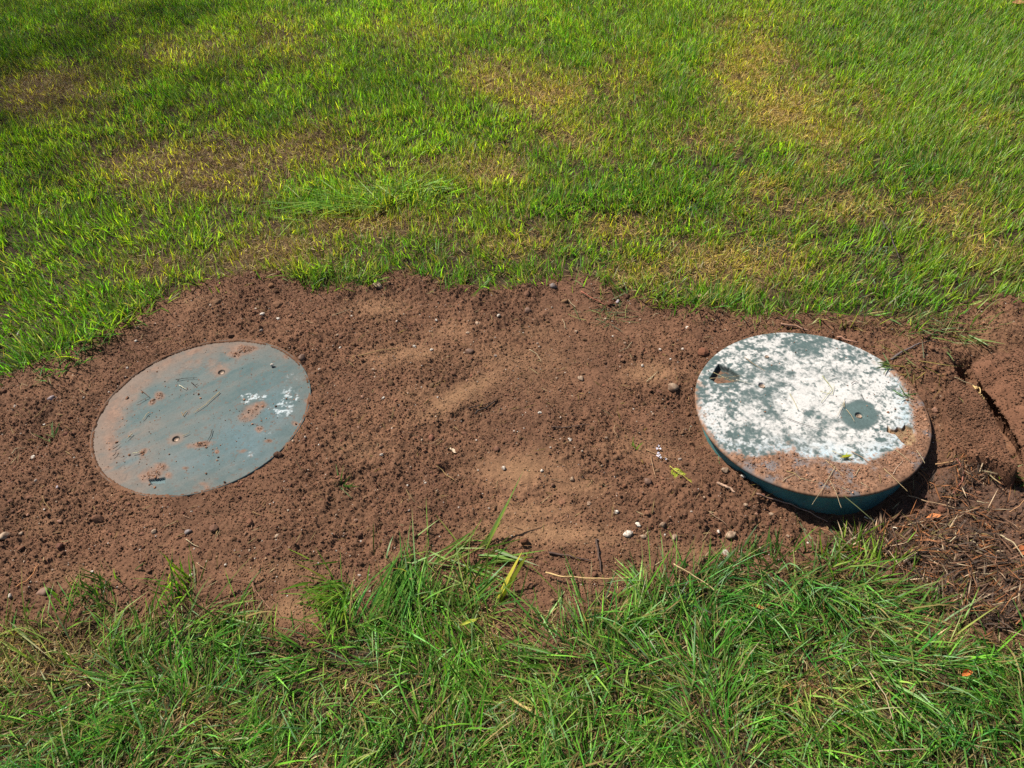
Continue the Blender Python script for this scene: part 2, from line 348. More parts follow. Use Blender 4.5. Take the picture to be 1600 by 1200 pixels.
# ------------------------------------------------------------------ blades
def blades(name, root, ang, L, lean, bend, wid, col, nseg=3, mat=None, tipcol=None, twist=None, floor=None):
    n = len(root); K = nseg
    d = np.stack([np.cos(ang), np.sin(ang), 0*ang], 1); pe = np.stack([-np.sin(ang), np.cos(ang), 0*ang], 1)
    if twist is None: twist = rng.uniform(-.9, .9, n)
    P = [root]; A = lean.copy()
    for k in range(K):
        a = np.minimum(A+bend*(k/K), 1.75)
        stepv = (L/K)[:, None]*(np.sin(a)[:, None]*d+np.cos(a)[:, None]*np.array([0, 0, 1.]))
        P.append(P[-1]+stepv)
    P = np.stack(P, 1)
    if floor is not None: P[:, :, 2] = np.maximum(P[:, :, 2], floor[:, None]+np.linspace(0, .004, K+1)[None])
    nrm = np.cos(lean)[:, None]*d-np.sin(lean)[:, None]*np.array([0, 0, 1.])
    wv = (np.cos(twist)[:, None]*pe+np.sin(twist)[:, None]*nrm)*(wid/2)[:, None]
    prof = {3: [.75, 1, .72], 2: [.8, .9], 4: [.7, 1, .92, .6]}[K]
    nv = 2*K+1; V = np.empty((n, nv, 3), np.float32)
    for k in range(K):
        V[:, 2*k] = P[:, k]-wv*prof[k]; V[:, 2*k+1] = P[:, k]+wv*prof[k]
    V[:, 2*K] = P[:, K]
    q = []
    for k in range(K-1): q += [(2*k, 2*k+1, 2*k+3), (2*k, 2*k+3, 2*k+2)]
    q.append((2*K-2, 2*K-1, 2*K)); q = np.array(q, np.int64)
    T = (q[None]+(np.arange(n)*nv)[:, None, None]).reshape(-1, 3)
    if tipcol is None: tipcol = col
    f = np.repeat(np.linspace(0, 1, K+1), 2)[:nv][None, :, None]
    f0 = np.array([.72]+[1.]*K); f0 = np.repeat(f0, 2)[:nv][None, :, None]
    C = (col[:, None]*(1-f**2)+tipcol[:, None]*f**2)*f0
    return V.reshape(-1, 3), T, np.clip(C, .005, 1).reshape(-1, 3)
def lawn_points(n):
    y = rng.uniform(.1, 5.9, n*2); x = rng.uniform(-4.2, 4.2, n*2)
    hw = 800/FOC*(y*cp+CAMH*sp_)+.38
    ok = np.abs(x) < hw; return x[ok], y[ok]
NB = 1080000
x, y = lawn_points(NB)
S = samp(F_S, x, y); D = samp(F_D, x, y); Lu = samp(F_L, x, y); Th = samp(F_T, x, y); W = samp(F_W, x, y)
clump = vnoise(x*22, y*22, 91)*.55+vnoise(x*55, y*55, 92)*.45
near = sstep(1.35, .8, y)
dens = np.clip(-.22+1.35*clump+.35*Lu+.25*near, .05, 1)*(1-.74*D*(1-.5*Lu)*(1-.45*np.clip((project(x, y, 0)[0]-500)/500, 0, 1)))*(.52+.14*sstep(1.6, 3.5, y)-.13*sstep(1.25, .9, y))
dens *= sstep(.014, -.03, S+rng.normal(0, .014, len(x)))*(1-.75*Th)
dens = np.maximum(dens, .10*Th*(S < .05)*(W < .0)*(clump > .5))
dens = np.maximum(dens, .006*(S > 0)*(S < .09)*(clump > .55)*(W < 0))
bad = (np.hypot(x-LC[0], y-LC[1]) < .325) | (np.hypot(x-RC[0], y-RC[1]) < .312)
keep = (rng.random(len(x)) < dens) & ~bad
x, y, S, D, Lu, Th, near, clump = [a[keep] for a in (x, y, S, D, Lu, Th, near, clump)]
n = len(x)
flow = math.tau*(fbm(x*1.3, y*1.3, 101, 3)*1.1+fbm(x*6, y*6, 102, 2)*.5)
px, py = project(x, y, -.03)
rightbias = np.clip((px-1000)/600, 0, 1)
ang = np.where(rng.random(n) < .45+.3*near, flow+rng.normal(0, .55, n), rng.uniform(0, math.tau, n))
ang = np.where(rng.random(n) < .5*rightbias*(1-near), rng.normal(.7, .5, n), ang)
L = (.028+.038*rng.random(n)**1.4)*(.75+.5*clump)*(1+.45*Lu-.28*D)+near*rng.uniform(.0, .10, n)*rng.random(n)**.4
edge = sstep(-.10, -.01, S); L *= 1+.35*edge*rng.random(n)
lean = np.clip(np.abs(rng.normal(.38, .34, n))+near*rng.uniform(.2, 1.0, n)+.3*edge*rng.random(n), 0, 1.4)
bend = rng.uniform(.1, .9, n)+.4*near*rng.random(n)
wid = rng.uniform(.0018, .0041, n)*(1+.02*near)
g1 = np.array([.048, .170, .012]); g2 = np.array([.180, .310, .014]); g3 = np.array([.036, .125, .024]); g4 = np.array([.40, .310, .045])
m1 = np.clip(.5+.55*fbm(x*2.4, y*2.4, 111, 4)+.25*rng.normal(size=n), 0, 1)[:, None]
c = g1*(1-m1)+g2*m1
bl = np.clip(.9*Lu-.15+.3*rng.normal(size=n), 0, 1)[:, None]*.75; c = c*(1-bl)+g3*bl
yl = np.clip(D*1.1-.1+.3*rng.normal(size=n), 0, 1)[:, None]*.8; c = c*(1-yl)+g4*yl
c *= np.clip(rng.lognormal(-.06, .52, (n, 1)), .28, 2.1); c *= 1-near[:, None]*np.array([.36, .12, -.6]); sw_ = rng.random(n) < .07+.12*D; c[sw_] = np.array([.30, .225, .09])*rng.uniform(.5, 1.15, (sw_.sum(), 1)); glint_paint = rng.random(n) < .10; c[glint_paint] = c[glint_paint]*.7+np.array([.12, .17, .11])  # last step paints some blades paler to imitate glints of light
tip = c*(1+.15*rng.random((n, 1))); dt = rng.random(n) < .28; tip[dt] = np.array([.28, .22, .08])*rng.uniform(.6, 1.1, (dt.sum(), 1))
z = samp(F_H, x, y)-.003
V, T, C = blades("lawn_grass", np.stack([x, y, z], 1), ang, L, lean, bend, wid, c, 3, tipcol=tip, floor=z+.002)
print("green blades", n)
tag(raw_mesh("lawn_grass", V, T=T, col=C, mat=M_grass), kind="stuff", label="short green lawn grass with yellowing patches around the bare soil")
# dead grass lying in the turf
x, y = lawn_points(800000)
S = samp(F_S, x, y); D = samp(F_D, x, y); Th = samp(F_T, x, y); W = samp(F_W, x, y)
dens = np.clip(.13+.62*D+.28*sstep(1.3, .9, y), 0, 1)*sstep(.02, -.02, S)
dens = np.maximum(dens, .35*Th*(S < .06)); dens = np.maximum(dens, .8*sstep(-.02, .02, W)*sstep(.36, .56, vnoise(x*13, y*13, 121)*.65+vnoise(x*34, y*34, 122)*.35))
dens = np.maximum(dens, .012*(S > 0))
bad = (np.hypot(x-LC[0], y-LC[1]) < .318) | (np.hypot(x-RC[0], y-RC[1]) < .306)
keep = (rng.random(len(x)) < dens) & ~bad
x, y, S, D, W = [a[keep] for a in (x, y, S, D, W)]; n = len(x)
wv = sstep(-.02, .02, W)
flow = math.tau*fbm(x*3, y*3, 103, 3)
ang = np.where(rng.random(n) < .5*wv, flow+rng.normal(0, .5, n), rng.uniform(0, math.tau, n))
L = rng.uniform(.014, .045, n)*(1+.35*wv); lean = rng.uniform(.85, 1.5, n); bend = rng.uniform(-.2, .5, n)
wid = rng.uniform(.0011, .0026, n)*(1+.5*wv)
pal = np.array([(.26, .18, .07), (.16, .092, .038), (.09, .05, .026), (.34, .27, .14), (.20, .14, .03), (.15, .07, .03)])
pick = rng.choice(6, n, p=[.26, .24, .18, .1, .14, .08]); c = pal[pick]*(.62+.5*np.clip(D*1.4, 0, 1))[:, None]; px, py = project(x, y, 0); fy = np.clip((px-350)/700, 0, 1)*sstep(1.6, 2.3, y)*np.clip(D*1.5, 0, 1); c = lerp(c, np.array([.52, .37, .06])+0*c, .75*fy*rng.random(n))  # far dry thatch goes brighter yellow, partly painting in a sunlit strip
wet = np.array([(.075, .042, .026), (.115, .06, .034), (.042, .028, .02), (.34, .25, .16), (.09, .07, .022), (.20, .08, .03)])[rng.choice(6, n, p=[.27, .22, .25, .06, .07, .13])]
c = np.where((rng.random(n) < wv)[:, None], wet, c)*np.clip(rng.normal(1, .2, (n, 1)), .5, 1.5)
z = ground_z(x, y)+rng.uniform(0, .008, n)*np.where(S < 0, 1, .2)+wv*rng.uniform(0, .014, n)
V, T, C = blades("dry_thatch", np.stack([x, y, z], 1), ang, L, lean, bend, wid, c, 2, floor=z)
print("dry blades", n)
tag(raw_mesh("dry_thatch", V, T=T, col=C, mat=M_thatch), kind="stuff", label="dead brown and straw coloured grass matted between the green blades")
# ------------------------------------------------------------------ the two covers
P2 = lambda L: toXY(L, 0.0)
def lid_mesh(name, centre, zfun, cfun, thick, lip, parent, mat, ro=.010):
    NR, NA = 190, 840
    r = np.concatenate([np.linspace(.0005, RAD-ro, NR)])
    a = np.arange(NA)*math.tau/NA
    R_, A_ = np.meshgrid(r, a, indexing='ij')
    x = R_*np.cos(A_); y = R_*np.sin(A_); z = zfun(x+centre[0], y+centre[1])
    xs, ys, zs = [x], [y], [z]
    ro = min(ro, thick*.55)
    prof = [(RAD-ro+ro*math.sin(q), -ro+ro*math.cos(q)) for q in np.linspace(.2, math.pi/2, 6)]+[(RAD, -thick+.003), (RAD-.002, -thick), (lip, -thick)]
    wob = 1+.0025*fbm(np.cos(a)*4, np.sin(a)*4, 201, 3)
    for rr, zz in prof:
        xs.append((rr*wob*np.cos(a))[None]); ys.append((rr*wob*np.sin(a))[None]); zs.append(np.full((1, NA), zz))
    x = np.concatenate(xs); y = np.concatenate(ys); z = np.concatenate(zs); nr = len(x)
    col = cfun(x.ravel()+centre[0], y.ravel()+centre[1], z.ravel())
    idx = np.arange(nr*NA).reshape(nr, NA)
    Q = np.stack([idx[:-1], idx[1:], np.roll(idx[1:], -1, 1), np.roll(idx[:-1], -1, 1)], -1).reshape(-1, 4)
    V = np.stack([x.ravel(), y.ravel(), z.ravel()], 1)
    V = np.concatenate([V, [[0, 0, float(z[0].mean())]]]); col = np.concatenate([col, col[:1]])
    T = np.stack([np.full(NA, nr*NA), idx[0], np.roll(idx[0], -1)], -1)
    return raw_mesh(name, V, T=T, Q=Q, col=np.clip(col, .005, 1), mat=mat, smooth=True, parent=parent)
def hole(x, y, L, depth, rad):
    z = 0
    for px, py in L:
        hx_, hy_ = at_plane(px, py, 0); d = np.hypot(x-hx_, y-hy_); z = z-depth*sstep(rad*1.12, rad*.9, d)
    return z
M_screw, t_, b_ = nt("rusty_screw"); b_.inputs["Base Color"].default_value = (.17, .11, .075, 1); b_.inputs["Metallic"].default_value = .3; b_.inputs["Roughness"].default_value = .7
n_ = N(t_, "ShaderNodeTexNoise"); n_.inputs["Scale"].default_value = 400; rp = N(t_, "ShaderNodeValToRGB")
rp.color_ramp.elements[0].color = (.06, .045, .04, 1); rp.color_ramp.elements[1].color = (.36, .26, .18, 1); rp.color_ramp.elements[0].position = .35; rp.color_ramp.elements[1].position = .65
t_.links.new(n_.outputs[0], rp.inputs[0]); t_.links.new(rp.outputs[0], b_.inputs["Base Color"])
def screw_mesh(rad):
    bm = bmesh.new()
    bmesh.ops.create_cone(bm, cap_ends=True, segments=20, radius1=rad, radius2=rad*.86, depth=.004)
    top = [f for f in bm.faces if f.normal.z > .9]
    r = bmesh.ops.inset_region(bm, faces=top, thickness=rad*.42)
    for f in top: bmesh.ops.translate(bm, verts=f.verts, vec=(0, 0, -.0022))
    me = bpy.data.meshes.new("screw"); bm.to_mesh(me); bm.free(); me.materials.append(M_screw); return me
def screws(parent, centre, L, z, rad=.0075):
    me = screw_mesh(rad)
    for px, py in L:
        o = bpy.data.objects.new("screw", me); COL.objects.link(o); o.parent = parent
        a, b = at_plane(px, py, 0); o.location = (float(a)-centre[0], float(b)-centre[1], z); o.rotation_euler = (0, 0, random.random()*6)
def lerp(c, d, t): return c*(1-t[:, None])+d*t[:, None]
FILM = np.array([.135, .072, .042]); FILMP = np.array([.27, .16, .10])

# mottled cover standing proud on its riser
R_SCREW = [(1191.5, 602), (1343, 649), (1198, 558)]
R_POCK = P2([(1122.5, 569), (1140, 575), (1156, 586), (1155, 596), (1121, 599), (1109, 591)])
R_DEBR = P2([(1387, 664), (1392, 670), (1399, 671), (1402, 667), (1410, 669), (1414, 663), (1426, 669), (1431, 690), (1421, 699), (1409, 690), (1400, 679), (1386, 675)])
R_CLEAN = P2([(1080, 560), (1092, 640), (1105, 675), (1128, 701), (1140, 710), (1155, 708), (1164, 714), (1184, 713), (1204, 711), (1214, 704), (1230, 707), (1240, 703), (1262, 716), (1290, 714), (1300, 720), (1330, 723), (1352, 724),
 (1385, 711), (1400, 703), (1412, 700), (1420, 690), (1425, 672), (1424, 640), (1418, 615), (1405, 592), (1392, 575), (1360, 545), (1330, 520), (1230, 505), (1120, 520)])
def r_clean(x, y): return poly_sd(x, y, R_CLEAN)+.011*fbm(x*45, y*45, 211, 4, .6)
def rz(x, y):
    z = .0006*fbm(x*14, y*14, 202, 3)+hole(x, y, R_SCREW[:2], .006, .0105)+hole(x, y, [(1100, 637)], .0012, .008)
    z = z-.016*sstep(-.001, .0025, poly_sd(x, y, R_POCK)); z = z-.009*sstep(-.001, .003, poly_sd(x, y, R_DEBR))
    d = -r_clean(x, y); z = z+sstep(-.002, .012, d)*(.0022+.0016*fbm(x*70, y*70, 203, 4)+.0014*fbm(x*160, y*160, 204, 2))
    return z
def rcol(x, y, z):
    px, py = project(x, y, 0)
    n = fbm(x*15, y*15, 221, 5, .6); n2 = fbm(x*48, y*48, 222, 4, .65); n3 = fbm(x*150, y*150, 223, 3); n4 = fbm(x*30, y*30, 224, 3)
    dark = blobs(px, py, [(1252, 540, 36, 17, .8), (1262, 556, 22, 8, .45), (1190, 575, 45, 22, .42), (1130, 590, 34, 16, .42), (1200, 612, 28, 22, .5), (1205, 640, 18, 22, .55), (1150, 625, 34, 9, .3), (1165, 540, 30, 10, .35), (1180, 675, 22, 16, .35),
      (1108, 565, 18, 24, .5), (1264, 647, 8, 5, .75), (1279, 652, 5, 3.5, .7), (1293, 657, 9, 6, .7), (1318, 670, 7, 5, .6), (1374, 685, 14, 6, .6), (1310, 590, 30, 10, .25), (1270, 578, 16, 8, .45), (1300, 540, 20, 8, .3), (1340, 556, 26, 8, .3), (1150, 680, 14, 7, .5), (1220, 690, 30, 9, .4)])
    bright = blobs(px, py, [(1300, 615, 75, 28, .34), (1250, 625, 40, 30, .28), (1150, 650, 45, 20, .16), (1170, 574, 10, 8, .7), (1190, 568, 14, 6, .4), (1110, 655, 20, 20, .3), (1380, 620, 40, 40, .3), (1340, 690, 50, 14, .2), (1300, 690, 40, 15, .25)])
    ed = sstep(.35, .85, np.hypot(px-1250, (py-630)*1.25)/170); n5 = fbm(x*85, y*85, 228, 3); v = .06+.14*sstep(1150, 1350, px)+.55*n+.85*n2+(.35+.55*ed)*n3+(.25+.7*ed)*n5+bright*1.2-dark*1.25
    e = np.hypot((px-1343)/32, (py-649)/24)+.12*n4
    e = e+.07*n2; v = v*sstep(.80, 1.1, e)-.75*sstep(1.12, .72, e)
    wh = sstep(-.36, .52, v)
    chalk = np.array([.335, .328, .312])*(1+.10*n4[:, None]+.08*n3[:, None])
    blue = np.array([.26, .335, .37])
    rc = r_clean(x, y); bl = sstep(.075, .01, rc)*sstep(-.4, .3, n5+.25)*np.clip(sstep(670, 705, py)+sstep(1385, 1420, px)+.25, 0, 1)
    chalk = lerp(chalk, blue, .8*bl)
    green = np.array([.052, .078, .076])*(1+.25*n2[:, None]+.12*n3[:, None])
    half = np.array([.13, .14, .135])*(1+.15*n3[:, None])
    c = lerp(green, half, sstep(-.7, .0, v)*.7); c = lerp(c, chalk, wh)
    sp = sstep(.36, .5, fbm(x*95, y*95, 226, 3))*sstep(-.4, .3, n4+.2); c = lerp(c, green*.8, sp*.75); s2 = sstep(.40, .62, fbm(x*170, y*170, 229, 2))*np.clip(.25+.75*ed, 0, 1); c = lerp(c, green*.9, s2*.8)
    d = -rc+.010*n3+.006*n5; t = sstep(-.012, .010, d); c = lerp(c, FILMP*.75+0*c, .5*sstep(-.05, 0, d)*sstep(.1, .45, n5+.5*n3))
    fn = fbm(x*28, y*28, 227, 4); f = lerp(FILM*(1+.55*n3[:, None]+.45*n2[:, None]), np.array([.095, .09, .092])+0*c, .85*sstep(.02, .4, fn)*sstep(.0, .03, d))
    c = lerp(c, f, t)
    pk = poly_sd(x, y, R_POCK); c = lerp(c, np.array([.035, .045, .042])*(1+.4*n3[:, None]), sstep(-.002, .001, pk)); c = lerp(c, FILM*.8*(1+.4*n3[:, None]), sstep(.004, .008, pk+.004*n2)*sstep(-.1, .3, n2))
    c = lerp(c, np.array([.16, .105, .055])*(1+.5*n3[:, None]), sstep(-.001, .001, poly_sd(x, y, R_DEBR)))
    side = sstep(-.004, -.009, z); rr = np.hypot(x-RC[0], y-RC[1]); side = side*(rr > .29)
    an = np.degrees(np.arctan2(y-RC[1], x-RC[0])) % 360
    sc = lerp(np.array([.14, .115, .10])*(1+.4*n2[:, None]), np.array([.05, .075, .072])+0*c, sstep(-.2, .3, n2))
    return lerp(c, sc, side)
riser = tag(empty("tank_riser", (RC[0], RC[1], -.09)), "dark green tank riser with a chalky white mottled lid, standing proud of the soil", "tank riser")
lid = lid_mesh("lid", RC, rz, rcol, .0095, .288, riser, M_plastic); lid.location = (0, 0, .09)
screws(lid, RC, R_SCREW[:2], -.0045); screws(lid, RC, R_SCREW[2:], .0012, .006)
a = np.arange(240)*math.tau/240; prof = [(.2895, .080)]
prof = [prof[0]]+[(.2895, q) for q in np.linspace(.0788, -.16, 40)]
V = np.concatenate([np.stack([r*np.cos(a), r*np.sin(a), np.full(240, z)], 1) for r, z in prof])
idx = np.arange(len(V)).reshape(-1, 240); Q = np.stack([idx[1:], np.roll(idx[1:], -1, 1), np.roll(idx[:-1], -1, 1), idx[:-1]], -1).reshape(-1, 4)
aa = np.arctan2(V[:, 1], V[:, 0]); nn = fbm(aa*9, V[:, 2]*40, 231, 4); n2 = fbm(aa*50, V[:, 2]*160, 232, 3)
C = np.array([.048, .135, .130])*(1+.3*nn[:, None]+.2*n2[:, None]); C = lerp(C, np.array([.10, .085, .065])+0*C, .45*sstep(.2, .6, n2+nn*.6))
raw_mesh("riser_wall", V, Q=Q, col=C, mat=M_plastic, smooth=True, parent=riser)

# slate coloured cover lying flush with the soil
L_SCREW = [(346, 581), (275, 685.5)]
L_POCK = P2([(231, 748), (245, 747), (258, 745), (257, 754), (236, 756)])
L_DIRT = [(378, 545, 22, 9, 1, 0), (366, 553, 12, 7, 1), (396, 543, 12, 5, .9), (303, 548, 20, 5, .75, 25), (249, 618, 8, 7, 1.1, 40), (238, 628, 8, 5, 1, 40), (235, 741, 26, 12, .95, 20), (252, 730, 14, 8, 1), (225, 745, 14, 10, .9), (262, 742, 8, 7, .8), (314, 694, 20, 5, 1, 10), (300, 697, 14, 6, .6), (224, 705, 9, 6, 1, 30), (222, 713, 7, 5, .7),
 (395, 640, 22, 12, .8, 30), (385, 652, 18, 10, .75, 30), (410, 632, 12, 8, .7), (405, 670, 8, 6, .75, 40), (378, 704, 10, 4, .75, 20), (420, 688, 7, 3, .9), (461, 661, 7, 5, .9), (480, 625, 9, 5, .8), (167, 730, 12, 4, .6), (317, 755, 9, 4, .7), (289, 731, 5, 3, .9), (339, 705, 4, 4, .9), (446, 556, 5, 4, .8), (322, 760, 6, 4, .6), (210, 612, 14, 30, .5, 0), (225, 600, 30, 8, .45, 35), (175, 650, 24, 44, .55, 0), (200, 630, 16, 14, .5, 0), (290, 575, 60, 18, .42, 18), (330, 570, 30, 14, .5, 0), (172, 690, 14, 34, .6, 0), (250, 570, 50, 10, .45, 28)]
def l_film(x, y):
    px, py = project(x, y, 0); r = np.hypot(x-LC[0], y-LC[1])
    b = blobs(px, py, L_DIRT); n = fbm(x*40, y*40, 241, 5, .65)
    rim = sstep(.19, .30, r)*1.2*np.clip(.5+.8*fbm(x*5, y*5, 242, 3)+.6*((LC[0]-x)+(y-LC[1]))/.3, .08, 1)
    return b, b+.32*n, rim
def lz(x, y):
    r = np.hypot(x-LC[0], y-LC[1]); b, f, rim = l_film(x, y)
    z = .0035*(1-(r/.3)**2)-.0035+.0007*fbm(x*10, y*10, 243, 3)+hole(x, y, L_SCREW, .007, .0095)
    z = z-.007*sstep(-.0005, .0015, poly_sd(x, y, L_POCK))
    return z+sstep(.62, .95, f)*(.0016+.0016*fbm(x*80, y*80, 244, 4))*(b > .55)
def lcol(x, y, z):
    px, py = project(x, y, 0); b, f, rim = l_film(x, y)
    n = fbm(x*9, y*9, 251, 5, .6); n2 = fbm(x*60, y*60, 252, 4); n3 = fbm(x*190, y*190, 253, 2)
    sw = fbm((x*.82+y*.57)*7, (y*.82-x*.57)*42, 254, 4)              # wiping streaks
    c = np.array([.036, .066, .067])*(1+.16*n[:, None]+.14*sw[:, None]+.09*n2[:, None])
    c = lerp(c, np.array([.078, .072, .062])+0*c, np.clip(.38+.6*sw+.5*n+.25*n2+.15*sstep(500, 250, px), 0, .85)*.75)
    c = lerp(c, np.array([.050, .092, .106])+0*c, np.clip(blobs(px, py, [(385, 690, 50, 40, .6), (430, 640, 30, 40, .5), (200, 715, 22, 22, .5), (300, 720, 50, 22, .35), (240, 748, 20, 5, .5)])*(1+.6*n2), 0, .8))  # bluish patches paint a sky sheen on the cover's lower and right parts
    sp = blobs(px, py, [(452, 622, 16, 15, .85), (440, 638, 22, 16, .7), (392, 620, 20, 6, .85), (386, 627, 10, 6, .6), (412, 621, 12, 5, .6), (455, 600, 25, 30, .32), (425, 675, 25, 12, .35), (470, 655, 8, 12, .4), (390, 708, 12, 8, .4), (431, 574, 18, 16, .22), (290, 560, 16, 4, .3)])
    c = lerp(c, np.array([.36, .40, .41])+0*c, sstep(.22, .62, sp*(.50+.9*n2+.8*n3))*.7)
    c = lerp(c, np.array([.100, .068, .049])*(1+.2*n2[:, None]), np.clip(rim*(1+.6*n2)+.85*sstep(300, 150, px)*np.clip(.6+sw+n, 0, 1), 0, .92))
    c = lerp(c, np.array([.112, .062, .039])*(1+.3*n2[:, None]+.25*n3[:, None]), sstep(.18, .72, f)*.92)
    c = lerp(c, np.array([.055, .09, .095])+0*c, sstep(-.001, .001, poly_sd(x, y, L_POCK)))
    fl = sstep(.47, .55, fbm(x*120, y*120, 255, 2)+.12*n); c = lerp(c, np.array([.06, .045, .035])+0*c, fl*.7)
    for q in L_SCREW:
        hx_, hy_ = at_plane(q[0], q[1], 0); d = np.hypot(x-hx_, y-hy_); c = lerp(c, np.array([.05, .04, .035])+0*c, sstep(.0105, .008, d)); c = lerp(c, FILM*1.1+0*c, .45*sstep(.03, .012, d)*(d > .0105))
    return c
flush = tag(empty("tank_cover", (LC[0], LC[1], -.02)), "slate blue round tank cover smeared with dirt, lying flush with the soil", "tank cover")
disc = lid_mesh("cover_disc", LC, lz, lcol, .03, .26, flush, M_plastic, .0035); disc.location = (0, 0, .02)
screws(disc, LC, L_SCREW, -.006)

# crumbs of earth lying on the covers
Vs, Ts, Cs = [], [], []; off = 0
for which, (cx, cy) in ((0, RC), (1, LC)):
    for n_, lo, hi, pool in ((26000, .0008, .0021, POOL_S), (4200, .002, .0042, POOL_S), (160, .004, .0075, POOL_M)):
        q = (RAD-.008)*np.sqrt(rng.random(n_)); a = rng.random(n_)*math.tau; x = cx+q*np.cos(a); y = cy+q*np.sin(a)
        if which == 0:
            d = -r_clean(x, y); pr = .62*sstep(-.004, .01, d)+.006; pr = np.maximum(pr, .7*(poly_sd(x, y, R_DEBR) > 0)); pr *= .35+.9*vnoise(x*30, y*30, 261); z = rz(x, y)
            if lo > .003: pr = np.maximum(pr*.25, .8*blobs(*project(x, y, 0), [(1178, 695, 12, 9, .9), (1232, 692, 14, 10, .9), (1160, 704, 6, 5, .8)]))
        else:
            b, f, rim = l_film(x, y); pr = .75*sstep(.6, .95, f)*(b > .6)+.004+.10*(blobs(*project(x, y, 0), [(300, 610, 34, 14, .8), (400, 650, 30, 20, 1), (350, 690, 60, 40, .3), (200, 700, 60, 60, .3)])); z = lz(x, y)
            if lo > .003: pr = pr*.55
        k = rng.random(n_) < pr; x, y, z = x[k], y[k], z[k]; r = lo+(hi-lo)*rng.random(len(x))**2
        if not len(x): continue
        V, T, o = lumps(pool, np.stack([x, y, z+r*.35], 1), r, .7)
        c = np.array([.165, .085, .050])*np.clip(rng.normal(1, .3, (len(x), 1)), .35, 1.8)
        if which == 1: dk = rng.random(len(x)) < .1; c[dk] = np.array([.05, .035, .025])
        Vs.append(V); Ts.append(T+off); off += len(V); Cs.append(c[o])
tag(raw_mesh("lid_dirt", np.concatenate(Vs), T=np.concatenate(Ts), col=np.clip(np.concatenate(Cs), .01, 1), mat=M_crumb), kind="stuff", label="crumbs of brown earth lying on the two round lids")

# ------------------------------------------------------------------ turned turf slabs on the right
def slab(name, P, thick, tilt, label, seed, under=0):
    lo, hi = P.min(0)-.01, P.max(0)+.01; s = .004
    X, Y = np.meshgrid(np.arange(lo[0], hi[0], s), np.arange(lo[1], hi[1], s)); d = poly_sd(X, Y, P)+.012*fbm(X*16, Y*16, seed, 4)
    cx, cy = P.mean(0); g = -.048+.25*(samp(F_H, X, Y)+.07); gy_, gx_ = np.gradient(d, s); gl = np.hypot(gx_, gy_)+1e-6
    h = thick+.010*fbm(X*9, Y*9, seed+1, 3)+.006*fbm(X*34, Y*34, seed+2, 4, .6)+.006*np.abs(fbm(X*90, Y*90, seed+3, 3))+.004*np.abs(fbm(X*150, Y*150, seed+4, 2))+tilt[0]*(X-cx)+tilt[1]*(Y-cy)
    if under:
        t = np.clip(d/.022, 0, 1); sh = np.where(d < .022, under*(1-t)**.8-d, -.022*np.clip(1-(d-.022)/.03, 0, 1)); sh = sh+.008*fbm(X*40, Y*40, seed+5, 4)*(d < .05)
        X = X+sh*gx_/gl; Y = Y+sh*gy_/gl; prof = np.where(d < .022, .80*t**.55, .80+.2*sstep(.022, .05, d))
    else:
        q = np.clip(d/.016, 0, 1); prof = np.sqrt(np.clip(1-(1-q)**2, 0, 1))
    Z = g-.09+prof*(.09+h)
    ny, nx = X.shape; idx = np.arange(nx*ny).reshape(ny, nx)
    F = np.stack([idx[:-1, :-1], idx[:-1, 1:], idx[1:, 1:], idx[1:, :-1]], -1).reshape(-1, 4); ok = (d.ravel()[F] > -.004).any(1); F = F[ok]
    us = np.unique(F); mp = np.full(nx*ny, -1); mp[us] = np.arange(len(us))
    V = np.stack([X.ravel(), Y.ravel(), Z.ravel()], 1)[us]; c = soil_colour(V[:, 0], V[:, 1], V[:, 2])*np.array([.95, .9, .9])
    o = raw_mesh(name, V, Q=mp[F], col=c, mat=M_ground, smooth=True); tag(o, label, "turf slab")
    return us, V
def slab_crumbs(V, n):
    I = rng.integers(0, len(V), n); r = rng.uniform(.0011, .003, n)*np.where(rng.random(n) < .06, 1.7, 1); k = vnoise(V[I, 0]*22, V[I, 1]*22, 331)
    ok = (rng.random(n) < .15+.9*k); I = I[ok]; r = r[ok]
    P = V[I]+np.stack([rng.normal(0, .002, len(I)), rng.normal(0, .002, len(I)), r*.3], 1)
    W_, T, o = lumps(POOL_S, P, r); return W_, T, (soil_colour(P[:, 0], P[:, 1], P[:, 2])*np.clip(rng.normal(.95, .22, (len(I), 1)), .5, 1.6))[o]
sa = slab("turf_slab", SLABA, .042, (.22, -.02), "bare brown slab of turned turf between the mottled lid and the dark crack", 301)
sb = slab("turf_slab", SLABB, .058, (-.03, .05), "higher slab of turned turf beyond the dark crack, cut off by the right edge", 311, .05)

W1, T1, C1 = slab_crumbs(sa[1], 9000); W2, T2, C2 = slab_crumbs(sb[1], 20000)
tag(raw_mesh("slab_crumbs", np.concatenate([W1, W2]), T=np.concatenate([T1, T2+len(W1)]), col=np.clip(np.concatenate([C1, C2]), .01, 1), mat=M_crumb), kind="stuff", label="crumbs of earth clinging to the turned turf slabs")
